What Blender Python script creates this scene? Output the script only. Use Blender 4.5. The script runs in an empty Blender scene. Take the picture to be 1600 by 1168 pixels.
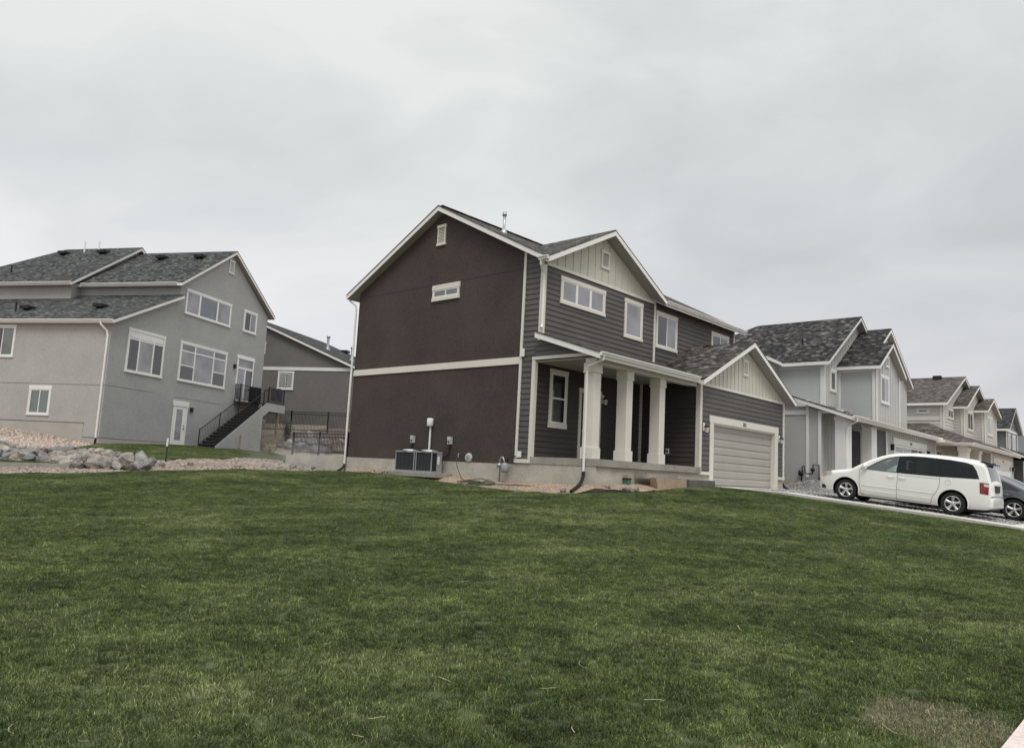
import bpy, bmesh, math, random
import numpy as np
from mathutils import Vector, Matrix, noise, geometry
R = math.radians
random.seed(7)
S = bpy.context.scene
COL = S.collection
I4 = Matrix.Identity(4)
FR = I4.copy()          # frame the coordinates below are written in


def frame(m=None):
    global FR
    FR = m.copy() if m is not None else I4.copy()


# ------------------------------------------------------------------ materials
M = {}


def nmat(name):
    m = bpy.data.materials.new(name)
    m.use_nodes = True
    nt = m.node_tree
    b = nt.nodes['Principled BSDF']
    M[name] = m
    return m, nt, b


def N(nt, t, **kw):
    n = nt.nodes.new(t)
    for k, v in kw.items():
        if k in n.inputs:
            n.inputs[k].default_value = v
        else:
            setattr(n, k, v)
    return n


def c4(c):
    return (c[0], c[1], c[2], 1.0)


def pos(nt):
    return nt.nodes.new('ShaderNodeNewGeometry').outputs['Position']


def ramp(nt, src, stops, interp='LINEAR'):
    r = nt.nodes.new('ShaderNodeValToRGB')
    r.color_ramp.interpolation = interp
    el = r.color_ramp.elements
    while len(el) < len(stops):
        el.new(0.5)
    for e, (p, c) in zip(el, stops):
        e.position = p
        e.color = c4(c)
    nt.links.new(src, r.inputs[0])
    return r.outputs[0]


def mixc(nt, fac, a, b, mode='MIX'):
    m = nt.nodes.new('ShaderNodeMix')
    m.data_type = 'RGBA'
    m.blend_type = mode
    for s, v in ((m.inputs['Factor'], fac), (m.inputs['A'], a), (m.inputs['B'], b)):
        if isinstance(v, (int, float)):
            s.default_value = v
        elif isinstance(v, tuple):
            s.default_value = c4(v)
        else:
            nt.links.new(v, s)
    return m.outputs['Result']


def nz(nt, scale, detail=4, rough=.55, vec=None):
    n = N(nt, 'ShaderNodeTexNoise', Scale=scale, Detail=detail, Roughness=rough)
    nt.links.new(vec if vec is not None else pos(nt), n.inputs['Vector'])
    return n.outputs['Fac']


def bump(nt, b, h, strength, dist):
    n = N(nt, 'ShaderNodeBump', Strength=strength, Distance=dist)
    nt.links.new(h, n.inputs['Height'])
    nt.links.new(n.outputs[0], b.inputs['Normal'])


def plain(name, col, rough=.6, var=.12, vs=1.3, bs=40, bst=.25, bd=.004, metallic=0, spec=.4, fine=.08):
    m, nt, b = nmat(name)
    lo = tuple(max(0, c * (1 - var)) for c in col)
    hi = tuple(c * (1 + var) for c in col)
    f = nz(nt, vs, 5, .65)
    c = ramp(nt, f, [(.3, lo), (.7, hi)])
    if fine:
        g = nz(nt, 70, 3)
        c = mixc(nt, fine, c, ramp(nt, g, [(.35, (0.1, .1, .1)), (.65, (.9, .9, .9))]), 'SOFT_LIGHT')
    if 'stucco' in name or 'concrete' in name:
        c = mixc(nt, .3, c, ramp(nt, nz(nt, 11, 4, .7), [(.3, (.2, .2, .2)), (.7, (.8, .8, .8))]), 'SOFT_LIGHT')
    nt.links.new(c, b.inputs['Base Color'])
    b.inputs['Roughness'].default_value = rough
    b.inputs['Metallic'].default_value = metallic
    b.inputs['Specular IOR Level'].default_value = spec
    if bst:
        bump(nt, b, nz(nt, bs, 4), bst, bd)
    return m


def shingle(name, dark, mid, light, grain=.5):
    m, nt, b = nmat(name)
    uv = N(nt, 'ShaderNodeUVMap')
    t = N(nt, 'ShaderNodeTexBrick', Scale=1.0, Bias=0.0)
    t.offset = .43
    t.inputs['Color1'].default_value = (0, 0, 0, 1)
    t.inputs['Color2'].default_value = (1, 1, 1, 1)
    t.inputs['Mortar'].default_value = (0.1, .1, .1, 1)
    t.inputs['Mortar Size'].default_value = .008
    t.inputs['Brick Width'].default_value = .2
    t.inputs['Row Height'].default_value = .14
    nt.links.new(uv.outputs[0], t.inputs['Vector'])
    f = t.outputs['Color']
    g = nz(nt, 14, 3, .6)
    f = mixc(nt, grain, f, g, 'OVERLAY')
    c = ramp(nt, f, [(.08, dark), (.45, mid), (.8, tuple(p * .72 + q * .28 for p, q in zip(mid, light))), (.97, light)])
    st = nz(nt, .6, 3)
    c = mixc(nt, .25, c, ramp(nt, st, [(.3, (.25, .25, .25)), (.7, (.75, .75, .75))]), 'SOFT_LIGHT')
    nt.links.new(c, b.inputs['Base Color'])
    b.inputs['Roughness'].default_value = .9
    b.inputs['Specular IOR Level'].default_value = .2
    bump(nt, b, f, .6, .012)
    return m


def glass(name, base, rough=.04, spec=.9, ior=1.6):
    m, nt, b = nmat(name)
    g = nz(nt, .9, 2)
    c = ramp(nt, g, [(.3, tuple(x * .65 for x in base)), (.7, tuple(x * 1.25 for x in base))])  # uneven reflection painted into the base colour
    nt.links.new(c, b.inputs['Base Color'])
    b.inputs['Roughness'].default_value = rough
    b.inputs['Specular IOR Level'].default_value = spec
    b.inputs['IOR'].default_value = ior
    bump(nt, b, nz(nt, 1.2, 1), .04, .02)
    return m


plain('dark_stucco', (.076, .060, .056), .9, .17, .5, 55, .8, .015, spec=.2, fine=.3)
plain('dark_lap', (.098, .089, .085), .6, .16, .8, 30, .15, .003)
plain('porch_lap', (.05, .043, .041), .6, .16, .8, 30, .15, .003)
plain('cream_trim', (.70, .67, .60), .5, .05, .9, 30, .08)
plain('cream_board', (.56, .54, .47), .55, .06, .7, 30, .1)
plain('garage_paint', (.385, .36, .325), .5, .06, .6, 40, .08)
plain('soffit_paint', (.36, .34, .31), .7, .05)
plain('white_metal', (.82, .80, .77), .35, .04, .8, 20, .03)
plain('white_vinyl', (.80, .79, .77), .35, .04, .8, 20, .03)
plain('concrete', (.45, .42, .36), .85, .2, 1.1, 60, .4, .006, spec=.25, fine=.2)
plain('slab_concrete', (.32, .30, .265), .85, .2, 1.6, 60, .4, .006, spec=.25, fine=.25)
plain('drive_concrete', (.55, .53, .49), .85, .12, .7, 50, .35, .005, spec=.25, fine=.2)
plain('walk_concrete', (.58, .50, .475), .85, .16, 2.5, 60, .4, .004, spec=.25, fine=.25)
plain('black_metal', (.012, .012, .013), .45, .1, 2, 20, .05)
plain('black_rubber', (.016, .016, .016), .8, .2, 3, 60, .2)
plain('galvanised', (.42, .43, .44), .4, .15, 3, 30, .1, metallic=.7)
plain('grey_metal', (.30, .31, .32), .45, .1, 2, 30, .06)
plain('utility_grey', (.50, .50, .48), .55, .1, 2)
plain('dark_grille', (.02, .022, .026), .6, .2, 3)
plain('grey_stucco', (.37, .372, .37), .9, .09, .45, 55, .7, .012, spec=.2, fine=.25)
plain('taupe_stucco', (.42, .405, .392), .9, .09, .45, 55, .7, .012, spec=.2, fine=.25)
plain('mid_stucco', (.175, .167, .16), .9, .1, .45, 55, .7, .012, spec=.2, fine=.25)
plain('tan_foundation', (.42, .395, .36), .9, .1, .8, 55, .4, .008, spec=.2)
plain('cool_panel', (.47, .485, .475), .7, .06, .5, 30, .12)
plain('grey_panel', (.44, .43, .42), .7, .06, .5, 30, .12)
plain('batten_grey', (.50, .50, .485), .7, .06, .5, 30, .12)
plain('beige_lap', (.56, .54, .50), .6, .07, .6, 30, .1)
plain('blue_lap', (.20, .215, .23), .6, .1, .6, 30, .1)
plain('grey_trim', (.76, .76, .74), .5, .05, .9, 30, .06)
plain('wood_post', (.25, .185, .13), .8, .3, 6, 30, .3)
plain('weathered_pickets', (.42, .38, .33), .85, .2, 3, 30, .3)
plain('dark_stair', (.06, .056, .056), .7, .25, 2, 40, .2)
plain('navy_tarp', (.022, .022, .034), .55, .3, 2, 6, .5, .03)
plain('warm_soil', (.33, .25, .185), .95, .34, .9, 9, 1.0, .05, spec=.15, fine=.5)
plain('shaded_soil', (.15, .12, .10), .95, .4, 3, 20, 1, .05, fine=.5)  # brown soil, shade put into its colour
plain('dirt_soil', (.265, .215, .172), .95, .34, .9, 9, 1.0, .05, spec=.15, fine=.5)
plain('hose_green', (.03, .06, .035), .5, .2, 3)
plain('green_plastic', (.06, .16, .11), .5, .1)
plain('tan_board', (.38, .285, .20), .8, .2, 4, 30, .2)
plain('dark_stone', (.13, .125, .115), .9, .25, 4, 12, .8, .03)
shingle('brown_shingle', (.016, .0145, .013), (.058, .052, .047), (.19, .175, .16))
shingle('green_shingle', (.018, .019, .019), (.055, .057, .057), (.14, .144, .142))
shingle('black_shingle', (.012, .011, .0115), (.034, .032, .033), (.15, .145, .145), .6)
shingle('tan_shingle', (.04, .034, .031), (.095, .08, .073), (.18, .16, .15))
shingle('far_shingle', (.014, .014, .015), (.04, .04, .042), (.10, .10, .105))
glass('pane_dark', (.012, .013, .016))
glass('pane_blind_sky', (.26, .26, .285), .06, .7)  # blinds, with pale sky reflection painted into the pane colour
glass('pane_mid', (.125, .13, .15))  # base tone lifted to stand in for reflected sky
glass('pane_green', (.115, .14, .125))
glass('car_tint', (.008, .009, .011), .03, .8, 1.5)
glass('car_clear', (.10, .155, .135), .03, 1.0, 1.6)


def see_through(name, tint, refl=.12):
    m, nt, b = nmat(name)
    nt.nodes.remove(b)
    tr = N(nt, 'ShaderNodeBsdfTransparent'); tr.inputs[0].default_value = c4(tint)
    gl = N(nt, 'ShaderNodeBsdfGlossy'); gl.inputs['Roughness'].default_value = .03; gl.inputs[0].default_value = (.9, .95, .93, 1)
    fr = N(nt, 'ShaderNodeFresnel'); fr.inputs[0].default_value = 1.5
    ad = N(nt, 'ShaderNodeMath', operation='ADD'); nt.links.new(fr.outputs[0], ad.inputs[0]); ad.inputs[1].default_value = refl
    mx = N(nt, 'ShaderNodeMixShader')
    nt.links.new(ad.outputs[0], mx.inputs[0]); nt.links.new(tr.outputs[0], mx.inputs[1]); nt.links.new(gl.outputs[0], mx.inputs[2])
    nt.links.new(mx.outputs[0], nt.nodes['Material Output'].inputs['Surface'])


see_through('glass_clear', (.66, .80, .75), .20)
see_through('glass_tint', (.10, .105, .115), .01)
plain('cabin', (.17, .165, .16), .8, .2, 3, 30, .2)


def paint(name, col, metallic=0, rough=.3):
    m, nt, b = nmat(name)
    c = ramp(nt, nz(nt, .8, 3), [(.3, tuple(x * .95 for x in col)), (.7, col)])
    nt.links.new(c, b.inputs['Base Color'])
    b.inputs['Roughness'].default_value = rough
    b.inputs['Metallic'].default_value = metallic
    b.inputs['Coat Weight'].default_value = .6
    b.inputs['Coat Roughness'].default_value = .05
    return m


paint('van_white', (.82, .82, .785))
paint('car_grey', (.14, .155, .17), .5, .35)
paint('tail_red', (.22, .008, .012), 0, .15)
paint('lamp_clear', (.62, .60, .56), 0, .12)
paint('lamp_amber', (.62, .35, .24), 0, .15)
paint('alloy', (.58, .58, .58), .85, .28)
paint('lantern_glass', (.55, .53, .48), 0, .15)


def rock_mat():
    m, nt, b = nmat('rock')
    oi = N(nt, 'ShaderNodeObjectInfo')
    base = ramp(nt, oi.outputs['Random'], [(0, (.20, .20, .205)), (.3, (.31, .285, .26)), (.55, (.37, .32, .275)), (.8, (.225, .205, .20)), (1, (.43, .395, .35))])
    f = nz(nt, 3.5, 8, .7)
    c = mixc(nt, .8, base, ramp(nt, f, [(.3, (.15, .15, .15)), (.55, (.5, .5, .5)), (.75, (.95, .95, .95))]), 'OVERLAY')
    nt.links.new(c, b.inputs['Base Color'])
    b.inputs['Roughness'].default_value = .9
    b.inputs['Specular IOR Level'].default_value = .2
    bump(nt, b, nz(nt, 9, 8, .7), .9, .05)


def pebble_mat(name, stops):
    m, nt, b = nmat(name)
    oi = N(nt, 'ShaderNodeObjectInfo')
    c = ramp(nt, oi.outputs['Random'], stops)
    nt.links.new(c, b.inputs['Base Color'])
    b.inputs['Roughness'].default_value = .9


rock_mat()
pebble_mat('pink_gravel', [(0, (.20, .15, .125)), (.35, (.36, .275, .225)), (.7, (.45, .37, .31)), (1, (.58, .52, .46))])
pebble_mat('tan_stones', [(0, (.12, .10, .085)), (.35, (.225, .19, .16)), (.7, (.30, .265, .23)), (1, (.43, .40, .365))])
pebble_mat('grey_gravel', [(0, (.10, .10, .10)), (.35, (.22, .215, .21)), (.7, (.33, .325, .32)), (1, (.46, .45, .44))])


def grass_tone(nt, rnd=True):
    """turf colour: broad patches, streaks of drier sod, one scalped patch by the walk"""
    p = pos(nt)
    big = nz(nt, .55, 4, .6, p)
    c = ramp(nt, big, [(.3, (.050, .076, .023)), (.47, (.075, .106, .035)), (.62, (.106, .136, .053)), (.75, (.148, .170, .082))])
    med = nz(nt, 1.9, 5, .7, p)
    c = mixc(nt, .6, c, ramp(nt, med, [(.32, (.18, .18, .18)), (.68, (.84, .84, .82))]), 'SOFT_LIGHT')
    if rnd:
        oi = N(nt, 'ShaderNodeObjectInfo')
        c = mixc(nt, .9, c, ramp(nt, oi.outputs['Random'], [(0, (.1, .11, .1)), (.5, (.5, .5, .5)), (1, (.9, .89, .86))]), 'SOFT_LIGHT')
    # sod strips laid side by side, each a slightly different tone
    rm = N(nt, 'ShaderNodeMapping'); rm.inputs['Rotation'].default_value = (0, 0, R(38)); nt.links.new(p, rm.inputs['Vector'])
    sb = N(nt, 'ShaderNodeTexBrick', Scale=1.0, Bias=0.0)
    sb.inputs['Color1'].default_value = (.3, .3, .3, 1); sb.inputs['Color2'].default_value = (.72, .70, .66, 1); sb.inputs['Mortar'].default_value = (.44, .43, .36, 1)
    sb.inputs['Mortar Size'].default_value = .02; sb.inputs['Mortar Smooth'].default_value = 1.0
    sb.inputs['Brick Width'].default_value = 2.0; sb.inputs['Row Height'].default_value = .62
    wj = nz(nt, 1.4, 3, .6, p)
    wa = N(nt, 'ShaderNodeVectorMath', operation='MULTIPLY_ADD'); nt.links.new(wj, wa.inputs[0]); wa.inputs[1].default_value = (.35, .35, 0); nt.links.new(rm.outputs[0], wa.inputs[2])
    nt.links.new(wa.outputs[0], sb.inputs['Vector'])
    c = mixc(nt, .55, c, sb.outputs['Color'], 'SOFT_LIGHT')
    # dry scalped patch
    v = N(nt, 'ShaderNodeVectorMath', operation='DISTANCE')
    nt.links.new(p, v.inputs[0])
    v.inputs[1].default_value = (5.95, 1.4, -1.46)
    nn = nz(nt, 3.2, 3, .6, p)
    md = N(nt, 'ShaderNodeMath', operation='MULTIPLY_ADD')
    nt.links.new(nn, md.inputs[0])
    md.inputs[1].default_value = -.9
    nt.links.new(v.outputs['Value'], md.inputs[2])
    f = ramp(nt, md.outputs[0], [(0.0, (.8, .8, .8)), (.04, (.34, .34, .34)), (.17, (0, 0, 0))])
    c = mixc(nt, f, c, (.19, .19, .115))
    return c


def grass_mats():
    m, nt, b = nmat('grass_blade')
    c = grass_tone(nt)
    tv = N(nt, 'ShaderNodeAttribute', attribute_name='tone')
    c = mixc(nt, 1.0, c, ramp(nt, tv.outputs['Fac'], [(0, (.45, .48, .45)), (.5, (.95, .95, .92)), (.8, (1.45, 1.4, 1.45)), (.93, (2.2, 2.05, 2.3)), (1, (3.2, 2.7, 3.4))]), 'MULTIPLY')
    at = N(nt, 'ShaderNodeAttribute', attribute_name='tip')
    c2 = mixc(nt, at.outputs['Fac'], c, mixc(nt, 1.0, c, (1.35, 1.3, 1.25), 'MULTIPLY'))
    nt.links.new(c2, b.inputs['Base Color'])
    b.inputs['Roughness'].default_value = .5
    b.inputs['Specular IOR Level'].default_value = .35
    m, nt, b = nmat('turf_soil')
    c = grass_tone(nt, False)
    c = mixc(nt, .4, c, (.04, .038, .02))
    nt.links.new(c, b.inputs['Base Color'])
    b.inputs['Roughness'].default_value = .95
    bump(nt, b, nz(nt, 40, 4), .6, .03)


grass_mats()


def leaf_mat(name, a, bcol):
    m, nt, b = nmat(name)
    c = ramp(nt, nz(nt, 6, 3), [(.3, a), (.7, bcol)])
    nt.links.new(c, b.inputs['Base Color'])
    b.inputs['Roughness'].default_value = .6


leaf_mat('leaf_red', (.07, .022, .02), (.15, .06, .045))
leaf_mat('leaf_dark', (.02, .025, .012), (.06, .065, .035))
leaf_mat('leaf_yellow', (.16, .15, .05), (.30, .26, .10))


# ------------------------------------------------------------------ builders
class MB:
    def __init__(s):
        s.v = []
        s.f = []
        s.m = []

    def poly(s, pts, mi=0):
        b = len(s.v)
        s.v += [Vector(p) for p in pts]
        s.f.append(tuple(range(b, b + len(pts))))
        s.m.append(mi)
        return s

    def box(s, a, b, mi=0):
        x0, x1 = sorted((a[0], b[0])); y0, y1 = sorted((a[1], b[1])); z0, z1 = sorted((a[2], b[2]))
        k = len(s.v)
        s.v += [Vector(p) for p in ((x0, y0, z0), (x1, y0, z0), (x1, y1, z0), (x0, y1, z0), (x0, y0, z1), (x1, y0, z1), (x1, y1, z1), (x0, y1, z1))]
        for f in ((3, 2, 1, 0), (4, 5, 6, 7), (0, 1, 5, 4), (1, 2, 6, 5), (2, 3, 7, 6), (3, 0, 4, 7)):
            s.f.append(tuple(k + i for i in f)); s.m.append(mi)
        return s

    def pbox(s, pl, u0, u1, d0, d1, z0, z1, mi=0):
        return s.box(pl(u0, d0, z0), pl(u1, d1, z1), mi)

    def prism(s, pts, vec, mi=0, side=None, bot=None):
        n = len(pts); k = len(s.v); vec = Vector(vec)
        s.v += [Vector(p) for p in pts] + [Vector(p) + vec for p in pts]
        s.f.append(tuple(range(k, k + n))); s.m.append(mi if bot is None else bot)
        s.f.append(tuple(range(k + n, k + 2 * n))[::-1]); s.m.append(mi)
        for i in range(n):
            j = (i + 1) % n
            s.f.append((k + i, k + j, k + n + j, k + n + i)); s.m.append(mi if side is None else side)
        return s

    def tube(s, pts, r, seg=8, mi=0, cap=True):
        pts = [Vector(p) for p in pts]
        rings = []
        up = None
        for i, p in enumerate(pts):
            a = pts[max(i - 1, 0)]; b = pts[min(i + 1, len(pts) - 1)]
            t = (b - a).normalized()
            if up is None:
                up = Vector((0, 0, 1)) if abs(t.z) < .9 else Vector((1, 0, 0))
            x = t.cross(up)
            if x.length < 1e-4:
                x = t.orthogonal()
            x.normalize()
            y = x.cross(t).normalized(); up = y
            rr = r[i] if isinstance(r, (list, tuple)) else r
            k = len(s.v)
            for q in range(seg):
                an = 2 * math.pi * q / seg
                s.v.append(p + x * (rr * math.cos(an)) + y * (rr * math.sin(an)))
            rings.append(k)
        for a, b in zip(rings, rings[1:]):
            for q in range(seg):
                w = (q + 1) % seg
                s.f.append((a + q, a + w, b + w, b + q)); s.m.append(mi)
        if cap:
            s.f.append(tuple(rings[0] + q for q in range(seg))[::-1]); s.m.append(mi)
            s.f.append(tuple(rings[-1] + q for q in range(seg))); s.m.append(mi)
        return s

    def lathe(s, prof, c, ax, seg=24, mi=0):
        """prof: list of (r, h) along axis ax from centre c"""
        c = Vector(c); ax = Vector(ax).normalized(); x = ax.orthogonal().normalized(); y = ax.cross(x)
        rings = []
        for r, h in prof:
            k = len(s.v)
            for q in range(seg):
                an = 2 * math.pi * q / seg
                s.v.append(c + ax * h + x * (r * math.cos(an)) + y * (r * math.sin(an)))
            rings.append(k)
        for a, b in zip(rings, rings[1:]):
            for q in range(seg):
                w = (q + 1) % seg
                s.f.append((a + q, a + w, b + w, b + q)); s.m.append(mi)
        return s

    def build(s, name, mats, parent=None, smooth=False, uv=False, bevel=0, fix=True, weld=0):
        if isinstance(mats, str):
            mats = [mats]
        me = bpy.data.meshes.new(name)
        bm = bmesh.new()
        top = parent
        while top is not None and top.parent is not None:
            top = top.parent
        inv = (top.matrix_world.inverted() if top is not None else I4) @ FR
        vs = [bm.verts.new(inv @ v) for v in s.v]
        for f, mi in zip(s.f, s.m):
            try:
                fc = bm.faces.new([vs[i] for i in f])
                fc.material_index = mi
                fc.smooth = smooth
            except ValueError:
                pass
        if weld:
            bmesh.ops.remove_doubles(bm, verts=bm.verts, dist=weld)
        if fix:
            bmesh.ops.recalc_face_normals(bm, faces=bm.faces)
        if bevel:
            bmesh.ops.bevel(bm, geom=[e for e in bm.edges], offset=bevel, segments=1, affect='EDGES')
        if uv:
            bm.normal_update()
            L = bm.loops.layers.uv.new('UVMap')
            for f in bm.faces:
                n = f.normal
                h = Vector((0, 0, 1)).cross(n)
                h = h.normalized() if h.length > 1e-3 else Vector((1, 0, 0))
                t = n.cross(h)
                for l in f.loops:
                    l[L].uv = (l.vert.co.dot(h), l.vert.co.dot(t))
        big = [f for f in bm.faces if len(f.verts) > 4]
        if big:
            bmesh.ops.triangulate(bm, faces=big)
        bm.to_mesh(me); bm.free()
        for m in mats:
            me.materials.append(M[m])
        o = bpy.data.objects.new(name, me)
        COL.objects.link(o)
        if parent is not None:
            o.parent = parent
        return o


def tag(o, label, cat, group=None, kind=None):
    if label: o['label'] = label
    if cat: o['category'] = cat
    if group: o['group'] = group
    if kind: o['kind'] = kind
    return o


def thing(name, label, cat, loc=(0, 0, 0), group=None, rot=None):
    o = bpy.data.objects.new(name, None)
    o.empty_display_size = .2
    COL.objects.link(o)
    m = FR @ Matrix.Translation(loc)
    l, q, _ = m.decompose()
    if rot is not None:
        q = rot
    o.matrix_world = Matrix.Translation(l) @ q.to_matrix().to_4x4()
    o.location = l
    o.rotation_mode = 'QUATERNION'
    o.rotation_quaternion = q
    bpy.context.view_layer.update()
    return tag(o, label, cat, group)


def struct(o):
    o['kind'] = 'structure'
    return o


def copy_tree(o, loc, parent=None):
    c = o.copy(); COL.objects.link(c)
    if parent is not None:
        c.parent = parent
    else:
        c.location = loc
    for ch in list(o.children):
        copy_tree(ch, None, c)
    return c


def front(y0):
    return lambda u, d, z: (u, y0 - d, z)


def sideX(x0):
    return lambda u, d, z: (x0 - d, u, z)


def clipz(poly, z, keep_above):
    out = []
    n = len(poly)
    for i in range(n):
        a = poly[i]; b = poly[(i + 1) % n]
        ia = (a[1] >= z) if keep_above else (a[1] <= z)
        ib = (b[1] >= z) if keep_above else (b[1] <= z)
        if ia: out.append(a)
        if ia != ib:
            t = (z - a[1]) / (b[1] - a[1])
            out.append((a[0] + t * (b[0] - a[0]), z))
    return out


def lap(mb, pl, poly, course=.172, z0=None, mi=0, d0=.003, d1=.026):
    zs = [p[1] for p in poly]
    z = z0 if z0 is not None else min(zs)
    while z < max(zs):
        q = clipz(clipz(poly, z, True), z + course, False)
        if len(q) >= 3:
            mb.poly([pl(u, d1 + (d0 - d1) * (w - z) / course, w) for u, w in q], mi)
            lo = sorted([p for p in q if p[1] < z + 1e-4])
            if len(lo) >= 2:
                a, b = lo[0], lo[-1]
                mb.poly([pl(a[0], d0 - .002, z), pl(b[0], d0 - .002, z), pl(b[0], d1, z), pl(a[0], d1, z)], mi)
        z += course
    return mb


def zrange(poly, u):
    zs = []
    n = len(poly)
    for i in range(n):
        a = poly[i]; b = poly[(i + 1) % n]
        if (a[0] - u) * (b[0] - u) <= 0 and a[0] != b[0]:
            zs.append(a[1] + (u - a[0]) / (b[0] - a[0]) * (b[1] - a[1]))
    return (min(zs), max(zs)) if zs else None


def battens(mb, pl, poly, step=.41, w=.05, d=.028, mi=0):
    mb.poly([pl(u, .01, z) for u, z in poly], mi)
    us = [p[0] for p in poly]
    u = min(us) + step * .5
    while u < max(us) - .04:
        r = [zrange(poly, u - w / 2), zrange(poly, u + w / 2)]
        if r[0] and r[1]:
            a = max(r[0][0], r[1][0]); b = min(r[0][1], r[1][1])
            if b - a > .05:
                mb.pbox(pl, u - w / 2, u + w / 2, .0105, d, a + .003, b - .003, mi)
        u += step
    return mb


def roof(root, polys, msh, fascia='white_metal', soffit='soffit_paint', th=.17, name='roof'):
    a = MB(); b = MB()
    for p in polys:
        p = [Vector(q) for q in p]
        c = sum(p, Vector()) / len(p)
        big = [q + (q - c).normalized() * .02 for q in p]
        a.prism([q + Vector((0, 0, -.03)) for q in big], (0, 0, .03), 0)
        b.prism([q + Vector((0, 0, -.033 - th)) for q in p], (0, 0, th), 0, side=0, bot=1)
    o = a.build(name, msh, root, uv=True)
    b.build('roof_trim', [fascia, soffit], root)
    return o


def window(root, pl, u0, u1, z0, z1, kind='slider', pane='pane_mid', trim='cream_trim', tw=.09, hw=.13, sw=.1, n=2, lights=None):
    u0, u1 = min(u0, u1), max(u0, u1)
    a = MB()
    a.pbox(pl, u0 - .02, u1 + .02, 0, .056, z1 - hw, z1)
    a.pbox(pl, u0 - .02, u1 + .02, 0, .062, z0, z0 + sw)
    a.pbox(pl, u0, u0 + tw, 0, .05, z0 + sw + .001, z1 - hw - .001)
    a.pbox(pl, u1 - tw, u1, 0, .05, z0 + sw + .001, z1 - hw - .001)
    w = a.build('window', trim, root)
    iu0, iu1, iz0, iz1 = u0 + tw, u1 - tw, z0 + sw, z1 - hw
    f = MB(); p = MB()
    fr = .045
    f.pbox(pl, iu0 + .001, iu1 - .001, .0, .04, iz1 - fr, iz1 - .001)
    f.pbox(pl, iu0 + .001, iu1 - .001, .0, .04, iz0 + .001, iz0 + fr)
    f.pbox(pl, iu0 + .001, iu0 + fr, .0, .04, iz0 + fr + .001, iz1 - fr - .001)
    f.pbox(pl, iu1 - fr, iu1 - .001, .0, .04, iz0 + fr + .001, iz1 - fr - .001)
    vs = []; hs = []
    if kind == 'slider':
        vs = [((i + 1) / n, .05) for i in range(n - 1)]
    elif kind == 'hung':
        hs = [(.5, .05)]
    elif kind == 'triple':
        vs = lights or [(1 / 3, .12), (2 / 3, .12)]
    elif kind == 'picture':
        vs = [(.29, .1), (.71, .1)]; hs = [(.8, .07)]
    for t, ww in vs:
        u = iu0 + t * (iu1 - iu0)
        f.pbox(pl, u - ww / 2, u + ww / 2, .0, .042, iz0 + fr + .002, iz1 - fr - .002)
    for t, ww in hs:
        z = iz0 + t * (iz1 - iz0)
        f.pbox(pl, iu0 + fr + .001, iu1 - fr - .001, .0, .044, z - ww / 2, z + ww / 2)
    f.build('frame', 'white_vinyl', w)
    # panes: one sheet per light, alternate tint where the photo shows one sash dark
    us = [iu0 + fr] + [iu0 + t * (iu1 - iu0) for t, _ in vs] + [iu1 - fr]
    pm = pane if isinstance(pane, (list, tuple)) else [pane] * (len(us) - 1)
    mats = list(dict.fromkeys(pm))
    for i in range(len(us) - 1):
        p.poly([pl(us[i], .031, iz0 + fr), pl(us[i + 1], .031, iz0 + fr), pl(us[i + 1], .031, iz1 - fr), pl(us[i], .031, iz1 - fr)], mats.index(pm[min(i, len(pm) - 1)]))
    p.build('pane', mats, w)
    return w


def gable_vent(root, pl, u0, u1, z0, z1, mat='cream_trim'):
    u0, u1 = min(u0, u1), max(u0, u1)
    a = MB()
    a.pbox(pl, u0 - .03, u1 + .03, 0, .06, z1 - .11, z1)
    a.pbox(pl, u0 - .03, u1 + .03, 0, .06, z0, z0 + .08)
    a.pbox(pl, u0, u0 + .05, 0, .05, z0 + .081, z1 - .111)
    a.pbox(pl, u1 - .05, u1, 0, .05, z0 + .081, z1 - .111)
    v = a.build('gable_vent', mat, root)
    s = MB()
    z = z0 + .09
    while z < z1 - .15:
        s.poly([pl(u0 + .05, .045, z), pl(u1 - .05, .045, z), pl(u1 - .05, .02, z + .045), pl(u0 + .05, .02, z + .045)])
        z += .055
    s.poly([pl(u0 + .05, .012, z0 + .08), pl(u1 - .05, .012, z0 + .08), pl(u1 - .05, .012, z1 - .11), pl(u0 + .05, .012, z1 - .11)], 1)
    s.build('louver', [mat, 'dark_grille'], v)


def lantern(root, pl, u, z, plate='white_metal'):
    a = MB()
    a.pbox(pl, u - .07, u + .07, 0, .03, z - .02, z + .26)
    o = a.build('wall_lamp', plate, root)
    b = MB()
    c = Vector(pl(u, .14, z))
    b.lathe([(.0, .17), (.075, .15), (.085, .12), (.085, .10)], c, (0, 0, 1), 10)
    b.tube([pl(u, .03, z + .12), pl(u, .10, z + .2), pl(u, .14, z + .17)], .012, 6)
    b.build('bracket', 'black_metal', o)
    MB().lathe([(.0, -.12), (.05, -.11), (.055, -.08)], c, (0, 0, 1), 10).build('finial', 'black_metal', o)
    g = MB()
    g.lathe([(.055, -.08), (.075, .10)], c, (0, 0, 1), 10)
    g.build('shade', 'lantern_glass', o)


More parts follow.
